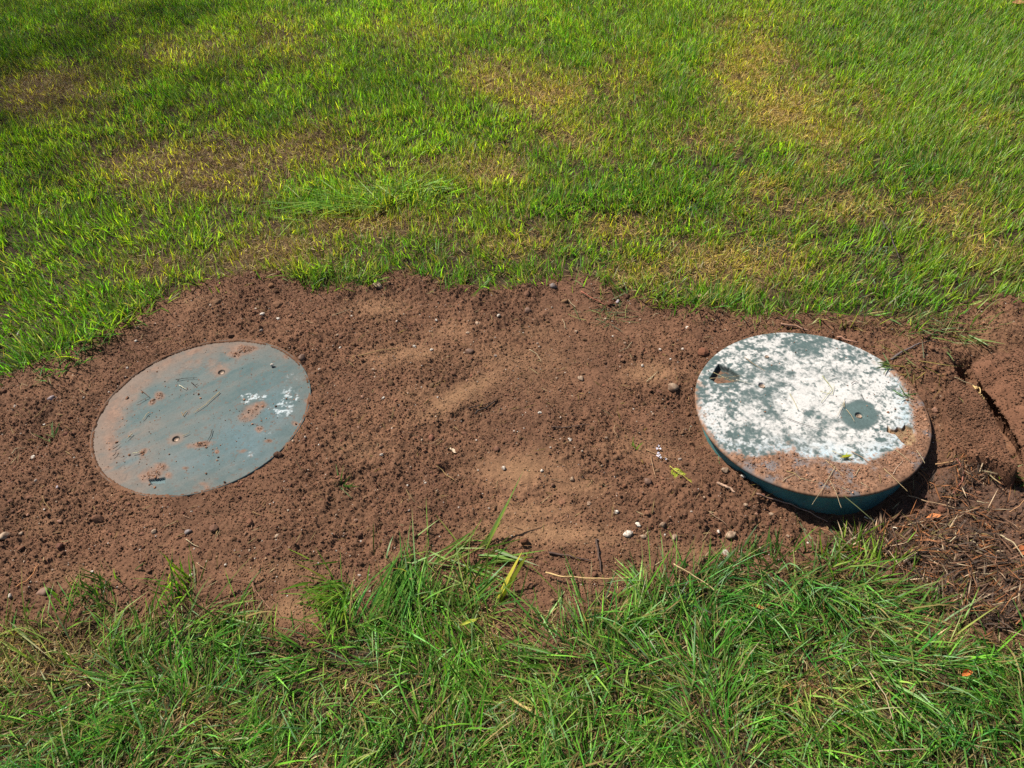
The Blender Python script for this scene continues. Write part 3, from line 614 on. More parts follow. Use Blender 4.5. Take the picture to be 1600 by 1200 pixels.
# ------------------------------------------------------------------ pebbles
def top_z(x, y):
    z = ground_z(x, y)
    z = np.where(np.hypot(x-RC[0], y-RC[1]) < .285, .001, z); return np.where(np.hypot(x-LC[0], y-LC[1]) < RAD, .001, z)
PEB = {"white": (.38, .34, .285), "tan": (.25, .175, .115), "grey": (.13, .11, .105), "rust": (.19, .095, .058), "brown": (.125, .07, .046), "lilac": (.23, .195, .21)}
stone_me = {}
def stone_mesh(k):
    if k not in stone_me:
        V, F = ICO3; r = np.random.default_rng(400+k); W_ = V*np.array([1, r.uniform(.6, .9), r.uniform(.45, .7)])
        for _ in range(9):
            a = r.normal(size=3); a /= np.linalg.norm(a); h = W_@a; b = r.uniform(.42, .75); W_ = W_-np.maximum(h-b, 0)[:, None]*a*.85
        W_ = W_*(1+.05*fbm(V[:, 0]*3+k, V[:, 1]*3+V[:, 2]*2, 410+k, 3)[:, None]); stone_me[k] = (W_, F)
    return stone_me[k]
def pebble(px, py, wpx, tone, label=None, group=None, sink=.3):
    x, y, z = drop(px, py); x, y, z = float(x[0]), float(y[0]), float(z[0]); z = float(top_z(np.array([x]), np.array([y]))[0])
    v = np.array([x, y, z-CAMH]); r = wpx/2*float(v@AF)/FOC*1.05
    W_, F = stone_mesh(random.randrange(12)); a = random.random()*6.28
    R_ = np.array([[math.cos(a), -math.sin(a), 0], [math.sin(a), math.cos(a), 0], [0, 0, 1]]); tl = random.uniform(-.3, .3)
    R_ = R_@np.array([[math.cos(tl), 0, math.sin(tl)], [0, 1, 0], [-math.sin(tl), 0, math.cos(tl)]])
    V = (W_*r)@R_.T; base = np.array(PEB[tone])*random.uniform(.85, 1.15)
    nz = fbm(V[:, 0]/r*2+px, V[:, 1]/r*2+py, 420, 3); c = base*(1+.25*nz[:, None]); nz2 = fbm(V[:, 0]/r*4+px, V[:, 2]/r*4+py, 421, 3); dirt = np.maximum(sstep(.25, -.35, V[:, 2]/r+.5*nz), .85*sstep(.0, .3, nz2+.1)); c = lerp(c, SOILC+0*c, .85*dirt)
    o = raw_mesh("pebble", V, T=F, col=np.clip(c, .01, 1), mat=M_stone, smooth=True); o.location = (x, y, z+r*(.42-sink))
    tag(o, label, "pebble", group)
BIG = [(590,448,22,"tan","pale tan stone wedged at the grass edge, largest on the far side of the soil"),(1051,612,20,"tan","ring marked pinkish pebble beside the left edge of the mottled lid"),(982,836,18,"white","round cream pebble near the lower grass, whitest of the big ones"),
 (1055,840,15,"tan","cracked tan pebble touching the near grass edge below the big cream ones"),(1142,838,20,"tan","broad half buried tan stone below the riser's front"),(1134,865,14,"white","white pebble poking out of the near grass below the riser"),(83,626,13,"lilac","lilac grey flat stone to the left of the flush cover"),
 (11,841,20,"tan","large tan stone at the far left edge of the soil"),(71,929,24,"brown","big brown clod like stone at the lower left grass edge"),(1461,640,13,"rust","reddish round pebble on the wet soil right of the mottled lid"),(1012,755,18,"brown","brown stone casting a dark shadow in front of the fern sprig"),
 (242,834,11,"tan","cream pebble below the flush cover's lower left rim"),(296,833,13,"grey","dark grey pebble below the flush cover, darkest stone in the soil"),(734,551,16,"brown","brown stone in the middle of the strip near the smooth patch"),(864,449,16,"grey","grey stone among the clods at the far grass edge"),(824,487,14,"brown","brown rounded stone just below the far grass tufts"),
 (735,253,10,"white","lone white pebble lying in the lawn"),(908,593,12,"tan","yellowish pebble in the bare soil above the orange chips"),(1034,822,14,"tan","crumbly tan stone left of the cracked pebble"),(1005,838,12,"tan","tan stone just right of the big cream pebble"),(997,821,13,"white","whitish broken stone above the big cream pebble"),
 (1131,740,13,"tan","pinkish tan stone between the fern sprig and the riser"),(433,839,10,"tan","tan pebble on the soil below the flush cover's lower right rim"),(35,836,9,"tan","small tan stone just right of the large far left one"),(54,717,10,"white","pale forked chip of stone left of the flush cover"),(1205,805,10,"tan","tan pebble under the long stick before the riser"),
 (472,562,15,"brown","dark clod like stone touching the flush cover's upper right rim"),(409,574,0,"white","")]
for px, py, wp, tone, lab in BIG:
    if wp: pebble(px, py, wp, tone, lab)
pebble(426.5, 574.5, 7, "white", "small white pebble lying on the flush cover", sink=-.1)
SMALL = "731,522,9t 746,509,10t 780,498,9w 682,501,8w 550,496,6w 648,542,9w 675,548,8w 584,579,8t 599,622,8w 567,622,8r 774,557,8w 894,620,7t 844,647,8w 890,688,10w 803,675,5w 597,713,8w 764,708,6t 847,737,8w 787,732,11w 894,752,11t 717,793,5w 963,802,9w 920,789,9t 800,838,5w 1031,547,7w 1047,564,7w 1004,573,8w 969,559,9r 957,525,6w 965,471,10l 1074,514,12w 1066,548,8w 1062,718,8w 946,499,7t 976,538,7t 665,756,6w 637,761,5w 683,767,7t 556,814,9t 564,846,6w 526,806,5t 947,688,7t 962,804,9w 921,788,9t 1122,834,9w 1164,793,9t 1181,804,9r 1156,862,8t 1159,749,10w 1039,836,6w 134,626,6w 25,636,7w 125,634,6t 71,666,6w 42,664,6t 16,717,6t 58,754,7w 93,765,7l 169,785,6w 81,889,6w 146,896,8w 19,935,9w 91,787,5t 121,817,5t 44,805,8r 95,816,10r 412,496,11w 435,500,9w 409,518,7w 401,486,6w 532,545,8w 550,490,7t 529,529,7t 200,577,6w 216,514,9t 214,536,7w 586,590,7t 478,686,6w 459,691,8t 498,674,7t 561,671,8r 177,615,5t 352,882,7w 562,900,7w 299,899,8w 557,815,8r 730,596,7r 700,560,5t 620,505,5w 500,700,5w 520,640,5t 610,660,5t 660,690,6t 745,690,5w 870,590,6t 1100,780,6t 1080,800,6w 940,730,6t 860,700,5w 1020,650,6t 990,640,5w 640,800,5w 470,800,6t 390,860,6t 300,800,5w 220,860,5w 40,880,6t 120,720,5w 500,580,6w 450,520,6t 330,480,8t 280,510,6t 1000,500,6t 900,520,7t 840,540,5w 1230,840,7t 1262,850,6w 1430,840,9w 1390,822,8w 1310,880,6t".split()
TN = {"w": "white", "t": "tan", "r": "rust", "l": "lilac"}
def zone(px, py):
    if py > 860: return "beside the near grass edge"
    if px > 1280: return "in the wet brown thatch by the riser"
    if px < 150: return "left of the flush cover"
    if px < 500 and py < 560: return "on the far side of the flush cover"
    if px < 500: return "on the near side of the flush cover"
    if px > 940 and py < 620: return "between the far grass and the mottled lid"
    if px > 940: return "on the crumbly slope before the riser"
    return "in the far half of the soil between the two lids" if py < 640 else "in the near half of the soil between the two lids"
for s in SMALL:
    a, b, c = s.split(","); wp, tn = float(c[:-1]), TN[c[-1]]; a, b = float(a), float(b)
    if np.hypot(*(np.array([float(q) for q in at_plane(a, b, 0)])-LC)) < RAD: continue
    z_ = zone(a, b); adj = {"white": "chalky white", "tan": "dull tan", "rust": "rusty red", "lilac": "lilac grey"}[tn]
    pebble(a, b, wp*.88, tn, f"small {adj} stone chip {z_}", f"{adj} chips {z_}", sink=.25)

# ------------------------------------------------------------------ sticks, straws and stalks
def stick(name, pts, wid, colour, label, cat, lift=.002, group=None, taper=.5, jit=.12, on=None, mat=None, lifts=None, seg=10):
    pts = np.array(pts, float); t = np.linspace(0, len(pts)-1, seg*(len(pts)-1)+1); px = np.interp(t, range(len(pts)), pts[:, 0]); py = np.interp(t, range(len(pts)), pts[:, 1])
    if on is None:
        x, y, z = drop(px, py); z = top_z(x, y)
    else:
        x, y = at_plane(px, py, on); z = np.full(len(x), float(on))
    zp = np.pad(z, 2, 'edge'); z = np.max([zp[i:i+len(z)] for i in range(5)], 0); k = np.ones(5)/5; z = np.convolve(np.pad(z, 2, 'edge'), k, 'valid')
    z = z+lift+(0 if lifts is None else np.interp(t, range(len(pts)), lifts))
    P = np.stack([x, y, z], 1); n = len(P); ln = np.linalg.norm(P[-1]-P[0])
    s_ = random.randrange(99)*7.1; u = np.linspace(0, 1, n)
    P[:, 0] += wid*jit*6*fbm(u*3+s_, u*0+s_, 501, 3); P[:, 1] += wid*jit*6*fbm(u*3+s_+9, u*0+s_, 502, 3)
    tg = np.gradient(P, axis=0); tg /= np.linalg.norm(tg, axis=1)[:, None]
    sd_ = np.cross(tg, [0, 0, 1.]); sd_ /= np.linalg.norm(sd_, axis=1)[:, None]+1e-9; up = np.cross(sd_, tg)
    rr = wid*.41*(1-taper*u)*(1+.22*fbm(u*9+s_, u*0, 503, 3)); m = 7; V = []
    for k in range(m):
        a = k*math.tau/m; V.append(P+(sd_*math.cos(a)+up*math.sin(a))*rr[:, None])
    V = np.stack(V, 1).reshape(-1, 3); idx = np.arange(n*m).reshape(n, m)
    Q = np.stack([idx[:-1], np.roll(idx[:-1], -1, 1), np.roll(idx[1:], -1, 1), idx[1:]], -1).reshape(-1, 4)
    V = np.concatenate([V, P[:1], P[-1:]]); T = np.concatenate([np.stack([np.full(m, n*m), np.roll(idx[0], -1), idx[0]], -1), np.stack([np.full(m, n*m+1), idx[-1], np.roll(idx[-1], -1)], -1)])
    nz = fbm(np.repeat(u, m)*14+s_, np.tile(np.arange(m), n)*.7, 504, 3); c = np.array(colour)*.8*(1+.4*np.concatenate([nz, nz[:1], nz[-1:]])[:, None])
    o0 = P[0].copy(); o = raw_mesh(name, V-o0, T=T, Q=Q, col=np.clip(c, .01, 1), mat=mat or M_wood, smooth=True); o.location = o0
    return tag(o, label, cat, group)
BK, GY, RD, ST, PL = (.035, .025, .02), (.12, .095, .088), (.13, .055, .035), (.27, .175, .075), (.34, .275, .165)
stick("twig", [(1391,566),(1412,551),(1436,541)], .009, GY, "grey twig lying from the mottled lid's upper right rim into the grass", "twig", .004)
stick("twig", [(1432,542),(1452,537),(1470,543)], .005, BK, "dark thin twig end touching the grey twig by the mottled lid", "twig", .004)
stick("twig", [(1446,532),(1470,519),(1494,496)], .008, RD, "reddish brown twig in the grass up beyond the grey twig", "twig", .006)
stick("stick", [(1219,512),(1240,514),(1264,521)], .009, (.30,.17,.11), "reddish stick just behind the top rim of the mottled lid", "stick", .006)
stick("stick", [(1305,531),(1320,534),(1338,539)], .009, (.32,.17,.11), "short pinkish stick behind the mottled lid's upper right rim", "stick", .006)
stick("stick", [(1180,777),(1200,783),(1235,793),(1262,806),(1290,821)], .006, (.26,.16,.115), "long thin brown stick lying along the soil before the riser wall", "stick", .005)
stick("twig", [(908,460),(926,471),(948,480)], .006, (.27,.10,.06), "red twig among the clods at the far grass edge", "twig", .008)
stick("twig", [(742,648),(756,640),(773,627)], .007, BK, "dark twig beside the smooth patch, thicker of the crossing pair", "twig", .004)
stick("twig", [(733,641),(752,635),(768,630)], .004, BK, "thin dark twig crossing the thicker one beside the smooth patch", "twig", .004)
stick("twig", [(862,672),(890,671),(922,666)], .005, (.09,.055,.04), "dark straight twig in the centre right of the soil", "twig", .003)
stick("twig", [(858,866),(890,871),(925,880)], .006, (.08,.05,.04), "dark twig lying along the near grass edge", "twig", .004)
stick("twig", [(933,844),(935,868),(938,897)], .007, (.07,.045,.035), "short upright looking dark twig near the near grass edge", "twig", .004)
stick("twig", [(1374,352),(1388,372),(1394,392),(1402,412)], .008, (.06,.045,.04), "dark bent twig lying in the lawn above the mottled lid", "twig", .022)
stick("straw", [(551,561),(588,554),(627,547)], .0045, ST, "long tan straw on the smooth soil right of the flush cover", "straw", .004)
stick("straw", [(853,902),(880,910),(915,911),(950,910),(990,906)], .005, (.46,.31,.14), "long orange straw stalk lying at the near grass edge", "straw", .016)
stick("reed_stalk", [(797,1098),(812,1108),(831,1120)], .008, (.36,.27,.10), "thick pale tan stalk lying in the near lawn", "stalk", .028, taper=.1, jit=.02)
stick("straw", [(1050,896),(1085,920),(1120,944)], .004, (.44,.32,.16), "tan straw slanting over the near grass below the pebbles", "straw", .045)
stick("straw", [(1352,1063),(1375,1098),(1393,1153)], .0035, PL, "long pale straw bending down the lower right lawn", "straw", .035)
stick("straw", [(1362,1186),(1395,1184),(1434,1183)], .0035, PL, "pale curved straw at the bottom of the right lawn", "straw", .04)
stick("straw", [(1459,728),(1485,725),(1512,722)], .005, (.36,.21,.10), "brown straw lying between the mottled lid and the turf slab", "straw", .006)
stick("root", [(1491,722),(1503,742),(1500,757),(1484,779)], .0045, (.25,.10,.07), "curved reddish root in the thatch right of the riser", "root", .012)
stick("straw", [(1483,604),(1502,612),(1520,619)], .003, PL, "thin pale straw on the turf slab nearest the mottled lid", "straw", .034)
for k, (a, b) in enumerate([((1518,606),(1524,634)),((1518,606),(1530,633)),((1518,607),(1535,632))]):
    stick("root", [a, ((a[0]+b[0])/2+2, (a[1]+b[1])/2-3), b], .004, (.52,.36,.16), "dry yellow root strand of the little bunch on the turf slab", "root", .037, "root strands on the turf slab")
stick("straw", [(1010,599),(1018,591),(1027,583)], .0028, PL, "upper of two pale straws on the smooth soil left of the mottled lid", "straw", .003)
stick("straw", [(1015,597),(1020,591),(1024,585)], .0025, PL, "lower of two pale straws on the smooth soil left of the mottled lid", "straw", .003)
stick("straw", [(57,656),(68,648),(80,637)], .0035, ST, "tan straw at the left below the lilac stone", "straw", .003)
stick("straw", [(22,711),(30,707),(41,702)], .004, PL, "pale straw bit far left of the flush cover", "straw", .003)
stick("straw", [(66,670),(85,667),(102,663)], .003, ST, "thin tan straw under the lilac stone left of the flush cover", "straw", .003)
stick("straw", [(683,733),(700,745),(711,755)], .003, ST, "thin straw lying under the small hole", "straw", .004)
stick("root", [(28,920),(45,910),(58,895),(64,884)], .0045, (.42,.19,.08), "orange root fibre at the lower left of the soil", "root", .004)
stick("root", [(400,930),(395,905),(408,885)], .003, (.26,.14,.08), "brown root fibre above the near grass left of centre", "root", .006)
stick("root", [(425,955),(405,930),(390,912),(350,905)], .003, (.24,.13,.08), "long brown root fibre reaching left above the near grass", "root", .006)
stick("straw", [(1017,715),(1020,730),(1024,751)], .003, (.33,.2,.11), "bent brown straw just left of the fern sprig", "straw", .004)
stick("straw", [(1010,705),(1030,715),(1048,722)], .0028, (.3,.19,.1), "thin brown straw passing under the white petals", "straw", .003)
stick("wood_chip", [(1122,756),(1133,763),(1146,772)], .010, (.34,.22,.15), "flat pinkish wood chip on the crumbly slope before the riser", "wood chip", .003, taper=.4)
stick("straw", [(1108,803),(1125,816),(1138,828)], .0035, (.2,.13,.08), "dark straw on the slope below the wood chip", "straw", .003)
stick("straw", [(1415,778),(1440,786),(1490,800)], .004, (.36,.24,.14), "brown straw at the foot of the riser on its right side", "straw", .012)
stick("straw", [(1555,840),(1575,858),(1600,888)], .005, PL, "pale straw at the right edge of the wet thatch", "straw", .014)
stick("straw", [(1512,853),(1520,859),(1528,866)], .004, PL, "short pale straw in the middle of the wet thatch", "straw", .014)
stick("straw", [(1348,815),(1358,817),(1370,823)], .0045, (.6,.53,.4), "short whitish curved straw by the riser's foot", "straw", .012)
stick("straw", [(1390,829),(1395,830),(1400,834)], .0045, (.6,.53,.4), "tiny whitish straw bit in the thatch below the riser", "straw", .012)
# straws lying on the mottled lid
RS = [((1163,559),(1178,570),(1196,581),ST),((1285,588),(1300,608),(1283,630),(.33,.33,.12)),((1283,613),(1300,617),(1303,602),(.30,.30,.12)),((1318,637),(1320,625),(1308,652),PL),((1321,640),(1330,650),(1335,660),PL),((1234,616),(1243,632),(1246,641),(.3,.26,.1)),
 ((1232,655),(1250,662),(1282,671),BK),((1330,600),(1335,596),(1342,599),(.1,.06,.05)),((1345,617),(1347,621),(1350,626),BK),((1330,706),(1348,716),(1365,730),(.38,.22,.12)),((1300,705),(1310,710),(1330,720),(.36,.3,.12)),((1380,733),(1395,746),(1418,769),(.38,.28,.14)),
 ((1395,742),(1400,733),(1411,721),(.4,.3,.22)),((1228,737),(1240,740),(1252,750),(.4,.3,.12)),((1250,748),(1262,751),(1280,755),PL),((1222,753),(1232,746),(1245,740),PL),((1335,745),(1342,733),(1344,732),PL),((1335,741),(1342,749),(1346,754),(.36,.2,.12)),((1373,743),(1375,750),(1376,757),ST),
 ((1397,702),(1410,712),(1422,722),PL),((1432,705),(1440,716),(1445,725),PL),((1315,763),(1322,766),(1328,770),PL),((1290,720),(1305,732),(1318,744),(.42,.3,.15)),((1248,720),(1262,716),(1290,716),(.4,.3,.2)),((1110,592),(1140,590),(1158,588),PL),((1150,594),(1165,598),(1176,602),(.55,.52,.42)),((1115,583),(1130,590),(1148,597),(.35,.3,.15)),((1345,755),(1352,759),(1357,763),PL)]
for a, b, c, k in RS:
    stick("straw", [a, b, c], .002, k, "short thin straw bit lying on the mottled lid", "straw", .0025, "straw bits on the mottled lid", on=.002)
stick("straw", [(1305,730),(1285,765),(1268,790)], .0018, PL, "long pale straw hanging over the lid's near rim, left of the two", "straw", .004, on=.003)
stick("straw", [(1296,752),(1305,770),(1314,795)], .0018, PL, "long pale straw hanging over the lid's near rim, right of the two", "straw", .004, on=.003)
LS = [((344,613),(322,632),(302,646),(.34,.26,.13)),((275,594),(290,592),(308,591),BK),((281,602),(286,606),(291,609),(.55,.5,.35)),((233,645),(228,650),(223,657),PL),((207,678),(202,683),(198,687),PL),((285,682),(290,680),(296,677),PL),((177,702),(182,699),(187,695),BK),((177,713),(180,710),(182,706),BK),((207,709),(215,708),(222,705),(.45,.42,.25)),((291,643),(287,650),(284,644),ST),((218,606),(233,620),(215,630),(.16,.12,.09)),((300,598),(305,603),(310,600),BK),((332,672),(330,680),(325,690),BK)]
for a, b, c, k in LS:
    stick("straw", [a, b, c], .0026, k, "short thin straw bit lying on the flush cover", "straw", .002, "straw bits on the flush cover", on=.002)
# straws scattered on the soil
def rnd_straw(n, box, group, label, cols, lo=10, hi=34, lift=.003, w=.0026):
    for _ in range(n):
        px, py = random.uniform(box[0], box[2]), random.uniform(box[1], box[3]); x, y, z = drop(px, py)
        if float(samp(F_S, x, y)[0]) < .02 or math.hypot(x[0]-LC[0], y[0]-LC[1]) < .33 or math.hypot(x[0]-RC[0], y[0]-RC[1]) < .33: continue
        a = random.random()*6.28; l = random.uniform(lo, hi)/2; dx, dy = l*math.cos(a), l*math.sin(a)*.7; c = random.uniform(-.35, .35)
        stick("straw", [(px-dx, py-dy), (px-dy*c, py+dx*c), (px+dx, py+dy)], w*random.uniform(.7, 1.2), random.choice(cols), label, "straw", lift, group, seg=5)
rnd_straw(34, (30, 460, 1060, 900), "straw bits on the open soil", "thin dry straw bit lying on the open soil between and around the lids", [ST, (.3,.2,.11), (.22,.13,.08), PL])
rnd_straw(16, (860, 450, 1080, 500), "straw bits along the far clods", "thin straw bit among the clods along the far grass edge", [ST, (.24,.25,.08), PL], lift=.006)
rnd_straw(34, (1290, 770, 1600, 960), "straws in the wet thatch", "loose brown straw lying in the wet thatch right of the riser", [ST, (.3,.16,.08), PL, (.2,.1,.06)], 16, 44, .014, .0034)
rnd_straw(14, (1440, 480, 1600, 700), "straw bits on the turf slabs", "thin straw bit lying on or beside the turned turf slabs", [ST, PL, (.22,.2,.07)], 10, 30, .04)

# ------------------------------------------------------------------ tufts, sprigs and leaves
def tuft(name, root, tipdir, n, L, spread, col, label, cat, lean=(.5, 1.2), fan=.5, wid=.0032, bend=(.1, .7), group=None, z0=None, tipc=None, lift=0.):
    x, y, z = drop(root[0], root[1]); a, b, c = drop(tipdir[0], tipdir[1]); d0 = math.atan2(float(b[0]-y[0]), float(a[0]-x[0]))
    cx, cy = float(x[0]), float(y[0]); al = rng.normal(0, spread[0], n); ac = rng.normal(0, spread[1], n)
    rx = cx+al*math.cos(d0)-ac*math.sin(d0); ry = cy+al*math.sin(d0)+ac*math.cos(d0)
    rzz = top_z(rx, ry) if z0 is None else np.full(n, z0)
    if z0 is None: rzz = np.maximum(samp(F_H, rx, ry), rzz-.006)+lift*rng.uniform(.5, 1.2, n)
    colr = np.array(col)*np.clip(rng.normal(1, .25, (n, 1)), .45, 1.7)*np.stack([rng.normal(1, .18, n), np.ones(n), rng.normal(1, .15, n)], 1)
    V, T, C = blades(name, np.stack([rx, ry, rzz], 1), d0+rng.normal(0, fan, n), L*rng.uniform(.55, 1.1, n), rng.uniform(*lean, n), rng.uniform(*bend, n), wid*rng.uniform(.7, 1.25, n), colr, 4, floor=rzz+.001, tipcol=None if tipc is None else np.tile(np.array(tipc), (n, 1)))
    o0 = np.array([cx, cy, float(rzz.mean())]); o = raw_mesh(name, V-o0.astype(np.float32), T=T, col=C, mat=M_grass); o.location = o0
    return tag(o, label, cat, group)
BG, LG, DG, YG = (.082, .170, .036), (.14, .24, .026), (.048, .115, .016), (.24, .27, .03)
tuft("grass_swath", (545,322), (470,330), 220, .15, (.11, .05), (.20, .33, .05), "long swath of blue green grass combed flat to the left above the soil", "grass tuft", (1.2, 1.5), .5, .0034, (-.1, .3), lift=.022)
tuft("grass_swath", (660,300), (720,312), 110, .11, (.09, .04), (.19, .32, .05), "blue green grass combed towards the right beside the longer swath", "grass tuft", (.9, 1.45), .7, .0034, (-.1, .4), lift=.016)
tuft("grass_tuft", (497,425), (497,470), 90, .10, (.02, .045), LG, "bright green tuft overhanging the far soil edge above the flush cover", "grass tuft", (.5, 1.3), .6, .0036)
tuft("grass_tuft", (575,438), (550,470), 55, .08, (.015, .04), (.07,.16,.03), "green tuft overhanging the soil left of the pale tan stone", "grass tuft", (.6, 1.3), .7, .0032)
tuft("grass_tuft", (190,505), (235,535), 90, .10, (.03, .10), LG, "light green fringe leaning over the soil at its upper left edge", "grass tuft", (.5, 1.35), .7, .0036)
tuft("grass_tuft", (110,560), (150,590), 60, .09, (.03, .06), (.07,.16,.03), "green fringe leaning over the soil beyond the flush cover's left side", "grass tuft", (.5, 1.3), .8, .0034)
tuft("grass_tuft", (640,885), (612,985), 80, .17, (.03, .022), (.09,.19,.03), "long grass bundle bent down from the soil's near edge", "grass tuft", (1.2, 1.5), .25, .0038, (-.1, .2))
tuft("grass_tuft", (530,938), (480,975), 90, .10, (.02, .04), (.13,.23,.025), "dense dark green tuft curling over the notch in the near soil edge", "grass tuft", (.5, 1.25), .7, .0036)
tuft("grass_tuft", (150,925), (140,890), 50, .07, (.015, .035), DG, "dark tuft standing at the near soil edge on the left", "grass tuft", (.1, .9), 1.6, .0034)
tuft("grass_tuft", (285,915), (270,880), 26, .10, (.02, .03), LG, "few tall light green blades standing at the near soil edge", "grass tuft", (.1, .6), 1.6, .0036)
tuft("grass_tuft", (700,880), (800,885), 55, .13, (.06, .03), (.14,.23,.04), "loose grass strewn flat over the near soil edge, centre", "grass tuft", (1.2, 1.5), .9, .0036, (-.2, .25))
tuft("grass_tuft", (720,950), (740,880), 60, .12, (.03, .05), (.08,.16,.03), "yellow green tuft reaching up towards the near soil edge, centre", "grass tuft", (.5, 1.3), .9, .004)
tuft("grass_tuft", (1180,880), (1150,830), 80, .07, (.02, .09), DG, "dark low fringe along the near soil edge under the riser slope", "grass tuft", (.4, 1.2), .9, .0034)
tuft("grass_tuft", (1340,880), (1330,835), 70, .09, (.03, .06), LG, "bright green tuft at the near edge just below the riser", "grass tuft", (.3, 1.1), .9, .0038)
tuft("grass_tuft", (1290,830), (1320,860), 40, .12, (.02, .04), (.10,.13,.05), "pale flattened grass trapped between riser and near lawn", "grass tuft", (1.2, 1.5), .5, .0034, (-.1, .2))
tuft("grass_tuft", (1430,505), (1470,480), 60, .10, (.04, .05), (.09,.14,.04), "straggling tuft around the twigs behind the mottled lid", "grass tuft", (.8, 1.45), 1.2, .0032)
tuft("grass_tuft", (1425,570), (1400,600), 26, .11, (.03, .03), (.16,.17,.06), "thin pale grass strands between the lid and the turf slab", "grass tuft", (1.1, 1.5), 1.2, .003, (-.2, .2))
tuft("grass_tuft", (1500,525), (1540,540), 24, .10, (.02, .02), (.12,.17,.05), "bent green strands above the start of the crack", "grass tuft", (1.1, 1.45), .7, .0034, (-.1, .3))
tuft("grass_tuft", (1565,735), (1565,705), 36, .07, (.02, .03), (.10,.18,.04), "small green tuft growing under the turf slabs at the right", "grass tuft", (.3, 1.3), 1.8, .0032)
tuft("grass_sprout", (532,756), (545,745), 13, .055, (.008, .012), DG, "small green sprout on the soil right of the flush cover", "grass sprout", (.7, 1.4), 1.6, .003)
tuft("grass_sprout", (84,687), (96,668), 8, .06, (.006, .008), (.10,.17,.06), "little green blades on the soil left of the flush cover", "grass sprout", (.8, 1.4), .7, .004)
tuft("grass_sprout", (993,703), (993,690), 6, .035, (.004, .005), LG, "tiny green sprout left of the white petals", "grass sprout", (.3, 1.2), 1.6, .003)
tuft("grass_sprout", (1178,862), (1188,838), 7, .06, (.006, .008), (.10,.17,.06), "few pale blades standing up from the soil below the riser slope", "grass sprout", (.3, 1.0), .5, .0036)
tuft("grass_sprout", (945,485), (975,505), 30, .08, (.04, .03), (.10,.12,.05), "sparse strands lying by the red twig at the far edge", "grass sprout", (1.2, 1.5), 1.5, .0028, (-.2, .2))
tuft("grass_sprout", (1122,715), (1140,725), 5, .04, (.004, .004), (.12,.2,.07), "grey green blades lying near the left foot of the riser", "grass sprout", (1.1, 1.5), .5, .003, (0, .1))
tuft("grass_sprig", (757,858), (806,792), 2, .20, (.002, .003), (.17,.27,.05), "tall pair of grass blades standing over the soil at the near edge", "grass", (.85, .9), .05, .0062, (.0, .06), tipc=(.10,.21,.06))
tuft("grass_sprig", (778,940), (822,885), 3, .14, (.004, .006), YG, "broad yellow green blade slanting over the thin grass, centre", "grass", (.8, 1.0), .1, .009, (.1, .3))
tuft("grass_sprig", (765,858), (825,895), 3, .13, (.004, .01), (.15,.26,.05), "broad green blade lying to the right under the tall pair", "grass", (1.3, 1.45), .15, .008, (0, .1))
tuft("grass_sprig", (765,875), (860,872), 4, .16, (.01, .006), (.14,.25,.045), "long flat green blades pointing right along the near soil edge", "grass", (1.35, 1.5), .1, .006, (0, .1))
tuft("grass_clippings", (1385,578), (1345,585), 10, .05, (.008, .006), (.05,.10,.03), "green clippings on the mottled lid near its upper right rim", "grass clippings", (1.35, 1.5), .8, .004, (0, .05), z0=.003)
tuft("grass_clippings", (1410,630), (1405,615), 8, .04, (.008, .006), (.05,.11,.03), "green clippings on the mottled lid by its right rim", "grass clippings", (1.3, 1.5), 1.2, .0035, (0, .05), z0=.003)
tuft("grass_clippings", (1303,747), (1315,746), 6, .03, (.006, .003), YG, "yellow green clippings on the dirty near part of the mottled lid", "grass clippings", (1.35, 1.5), .3, .004, (0, .05), z0=.006)
for rt, tp, nm in [((1070,332),(1080,320),"dark swath"),((1190,388),(1180,370),"yellow patch"),((1366,397),(1350,390),"dark bent twig"),((350,92),(370,88),"far left lawn"),((590,165),(600,130),"far middle lawn")]:
    tuft("grass_clippings", rt, tp, 90, .045, (.03, .03), (.13,.19,.10), f"grey green heap of dried clippings by the {nm}", "grass clippings", (.9, 1.5), 2.5, .0024, (-.2, .3))

def leaf(name, px, py, L, Wd, ang, curl, col, label, cat, lift=.012):
    x, y, z = drop(px, py); x, y, z = float(x[0]), float(y[0]), float(z[0]); n, m = 9, 7; V = []; C = []
    for i in range(n):
        u = i/(n-1); w_ = Wd/2*math.sin(math.pi*min(max(u, .04), .97))**.7
        for j in range(m):
            v = (j/(m-1)-.5)*2; th = v*curl; r = w_/max(curl, .01)
            V.append((L*(u-.5), r*math.sin(th), r*(1-math.cos(th))+.012*L*10*(u-.5)**2+.0015*math.sin(9*u+3*v))); C.append(np.array(col)*(1-.25*(abs(v) < .2))*(.85+.3*random.random()))
    V = np.array(V); a = ang; V = V@np.array([[math.cos(a), math.sin(a), 0], [-math.sin(a), math.cos(a), 0], [0, 0, 1]])
    idx = np.arange(n*m).reshape(n, m); Q = np.stack([idx[:-1, :-1], idx[1:, :-1], idx[1:, 1:], idx[:-1, 1:]], -1).reshape(-1, 4)
    o = raw_mesh(name, V, Q=Q, col=np.clip(np.array(C), .01, 1), mat=M_thatch, smooth=True); o.location = (x, y, z+lift); o.rotation_euler = (random.uniform(-.3, .3), random.uniform(-.3, .3), 0); return tag(o, label, cat)
leaf("dry_leaf", 1500, 1065, .026, .019, .3, 1.5, (.42, .12, .03), "curled bright orange leaf in the lower right lawn", "leaf", .04)
leaf("dry_leaf", 1178, 960, .042, .010, -.2, .8, (.34, .17, .05), "long orange tan leaf in the near lawn below the pebbles", "leaf", .035)
leaf("dry_leaf", 1456, 812, .035, .018, .1, .6, (.42, .15, .05), "rusty orange leaf scrap in the wet thatch near the riser", "leaf", .015)
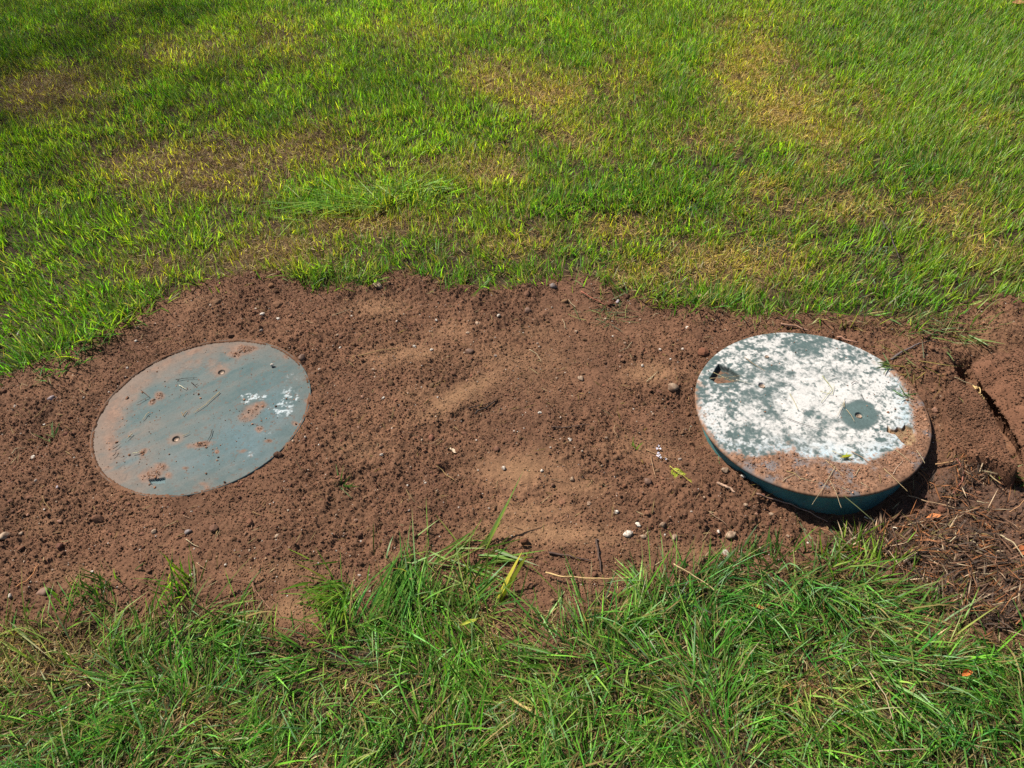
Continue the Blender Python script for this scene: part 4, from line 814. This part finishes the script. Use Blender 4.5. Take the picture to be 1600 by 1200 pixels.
leaf("dry_leaf", 1598, 866, .040, .03, .5, .6, (.34, .11, .04), "orange leaf cut off by the right edge in the thatch", "leaf", .015)
leaf("dry_leaf", 1590, 14, .09, .05, .1, .5, (.36, .16, .08), "brown leaf lying in the lawn at the far right corner", "leaf", .03)
leaf("dry_leaf", 708, 707, .026, .011, 2.2, .5, (.40, .31, .22), "pale dry leaf scrap on the soil above the small hole", "leaf", .006)
leaf("dry_leaf", 1092, 470, .02, .01, .2, .5, (.5, .36, .2), "small tan leaf scrap at the far grass edge left of the mottled lid", "leaf", .02)
leaf("grass_leaf", 735, 985, .05, .009, .5, .4, (.30, .32, .04), "short broad yellow leaf in the near lawn under the thin patch", "leaf", .04)
# unseen tree added so that its crown shades the far left lawn
tree = tag(empty("added_shade_tree", (-9.6, 9.6, -.03)), "unseen leafy tree added past the far left corner to shade the lawn there", "tree")
M_leafy = mat_leaf("tree_leaf", .3, .5, .3)
def limb(P, r0, r1, m=8):
    P = np.array(P, float); n = len(P); V = []
    for k in range(n):
        r = r0+(r1-r0)*k/(n-1); a = np.arange(m)*math.tau/m; tg = P[min(k+1, n-1)]-P[max(k-1, 0)]; tg /= np.linalg.norm(tg); u = np.cross(tg, [.3, 1, .1]); u /= np.linalg.norm(u); q = np.cross(tg, u)
        V.append(P[k]+r*(np.cos(a)[:, None]*u+np.sin(a)[:, None]*q))
    idx = np.arange(n*m).reshape(n, m); return np.concatenate(V), np.stack([idx[:-1], np.roll(idx[:-1], -1, 1), np.roll(idx[1:], -1, 1), idx[1:]], -1).reshape(-1, 4)
Vt, Qt = [], []; off = 0; tips = []
parts = [([(0, 0, -.1), (.05, 0, 1.2), (0, .08, 4.6), (.1, 0, 7.2), (.05, .05, 12.2)], .24, .03)]
for k in range(22):
    h = 6.8+5.0*k/21; a = k*2.4; l = 2.2*(1-.35*k/21); p0 = np.array([.05, .02, h]); p2 = p0+np.array([l*math.cos(a), l*math.sin(a), .5+.3*random.random()]); parts.append(([p0, (p0+p2)/2+[0, 0, .12], p2], .045, .012)); tips += [p0*.55+p2*.45, p0*.3+p2*.7, p2]
for P, a, b in parts:
    V, Q = limb(P, a, b); Vt.append(V); Qt.append(Q+off); off += len(V)
V = np.concatenate(Vt); raw_mesh("trunk", V, Q=np.concatenate(Qt), col=np.full((len(V), 3), .08), mat=M_wood, smooth=True, parent=tree)
tips = np.array(tips); n = 4300; c = tips[rng.integers(0, len(tips), n)]+rng.normal(0, .42, (n, 3))*[1, 1, .7]; R_ = rots(n)
lf = np.array([[-.065, 0, 0], [0, .036, .006], [.075, 0, 0], [0, -.036, .006]]); V = np.einsum('nij,vj->nvi', R_, lf)+c[:, None]
C = np.array([.05, .10, .02])*rng.uniform(.6, 1.4, (n, 1)); raw_mesh("crown", V.reshape(-1, 3), Q=np.arange(n*4).reshape(n, 4), col=np.repeat(C, 4, 0), mat=M_leafy, parent=tree)
# fern like sprig
sx, sy, sz = [float(q[0]) for q in drop(1046, 731)]; tx, ty, tz = [float(q[0]) for q in drop(1080, 760)]
d = np.array([tx-sx, ty-sy, 0]); Lf = np.linalg.norm(d); d /= Lf; pe = np.array([-d[1], d[0], 0])
sprig = tag(empty("fern_sprig", (sx, sy, sz+.006)), "yellow green fern like sprig lying on the soil left of the riser", "sprig")
V, Q, C = [], [], []
for k in range(13):
    u = .14+.86*k/12; l = .026*math.sin(math.pi*min(.95, .22+.62*u))**.8
    for s in (-1, 1):
        b = d*Lf*u; dirv = d*.75+pe*s; dirv /= np.linalg.norm(dirv); e = b+dirv*l*(.8 if s > 0 else 1); wv = np.cross([0, 0, 1.], dirv)*.0026; m_ = (b+e)/2; lift = np.array([0, 0, .004+.003*random.random()])
        i0 = len(V); V += [b-wv*.5, b+wv*.5, m_+wv+lift, m_-wv+lift, e+lift*.6]; Q += [(i0, i0+3, i0+2), (i0, i0+2, i0+1), (i0+3, i0+4, i0+2)]; cc = np.array((.26, .30, .03))*random.uniform(.7, 1.2); C += [cc]*5
raw_mesh("leaflets", np.array(V), T=np.array(Q), col=np.array(C), mat=M_grass, parent=sprig)
st = stick("stem", [(1046, 731), (1062, 746), (1080, 760)], .0028, (.34, .30, .05), None, None, .006); st.parent = sprig; st.location = (st.location[0]-sx, st.location[1]-sy, st.location[2]-sz-.006)
# white petals
for k, (a, b) in enumerate([(1029, 700), (1026, 704), (1031, 704), (1028, 711), (1030, 714), (1027, 716), (1032, 718), (1040, 720)]):
    leaf("petal", a, b, .008, .006, random.random()*6, .5, (.46, .45, .52), "tiny white petal in the little cluster left of the fern sprig", "petal", .006)["group"] = "white petals by the fern sprig"
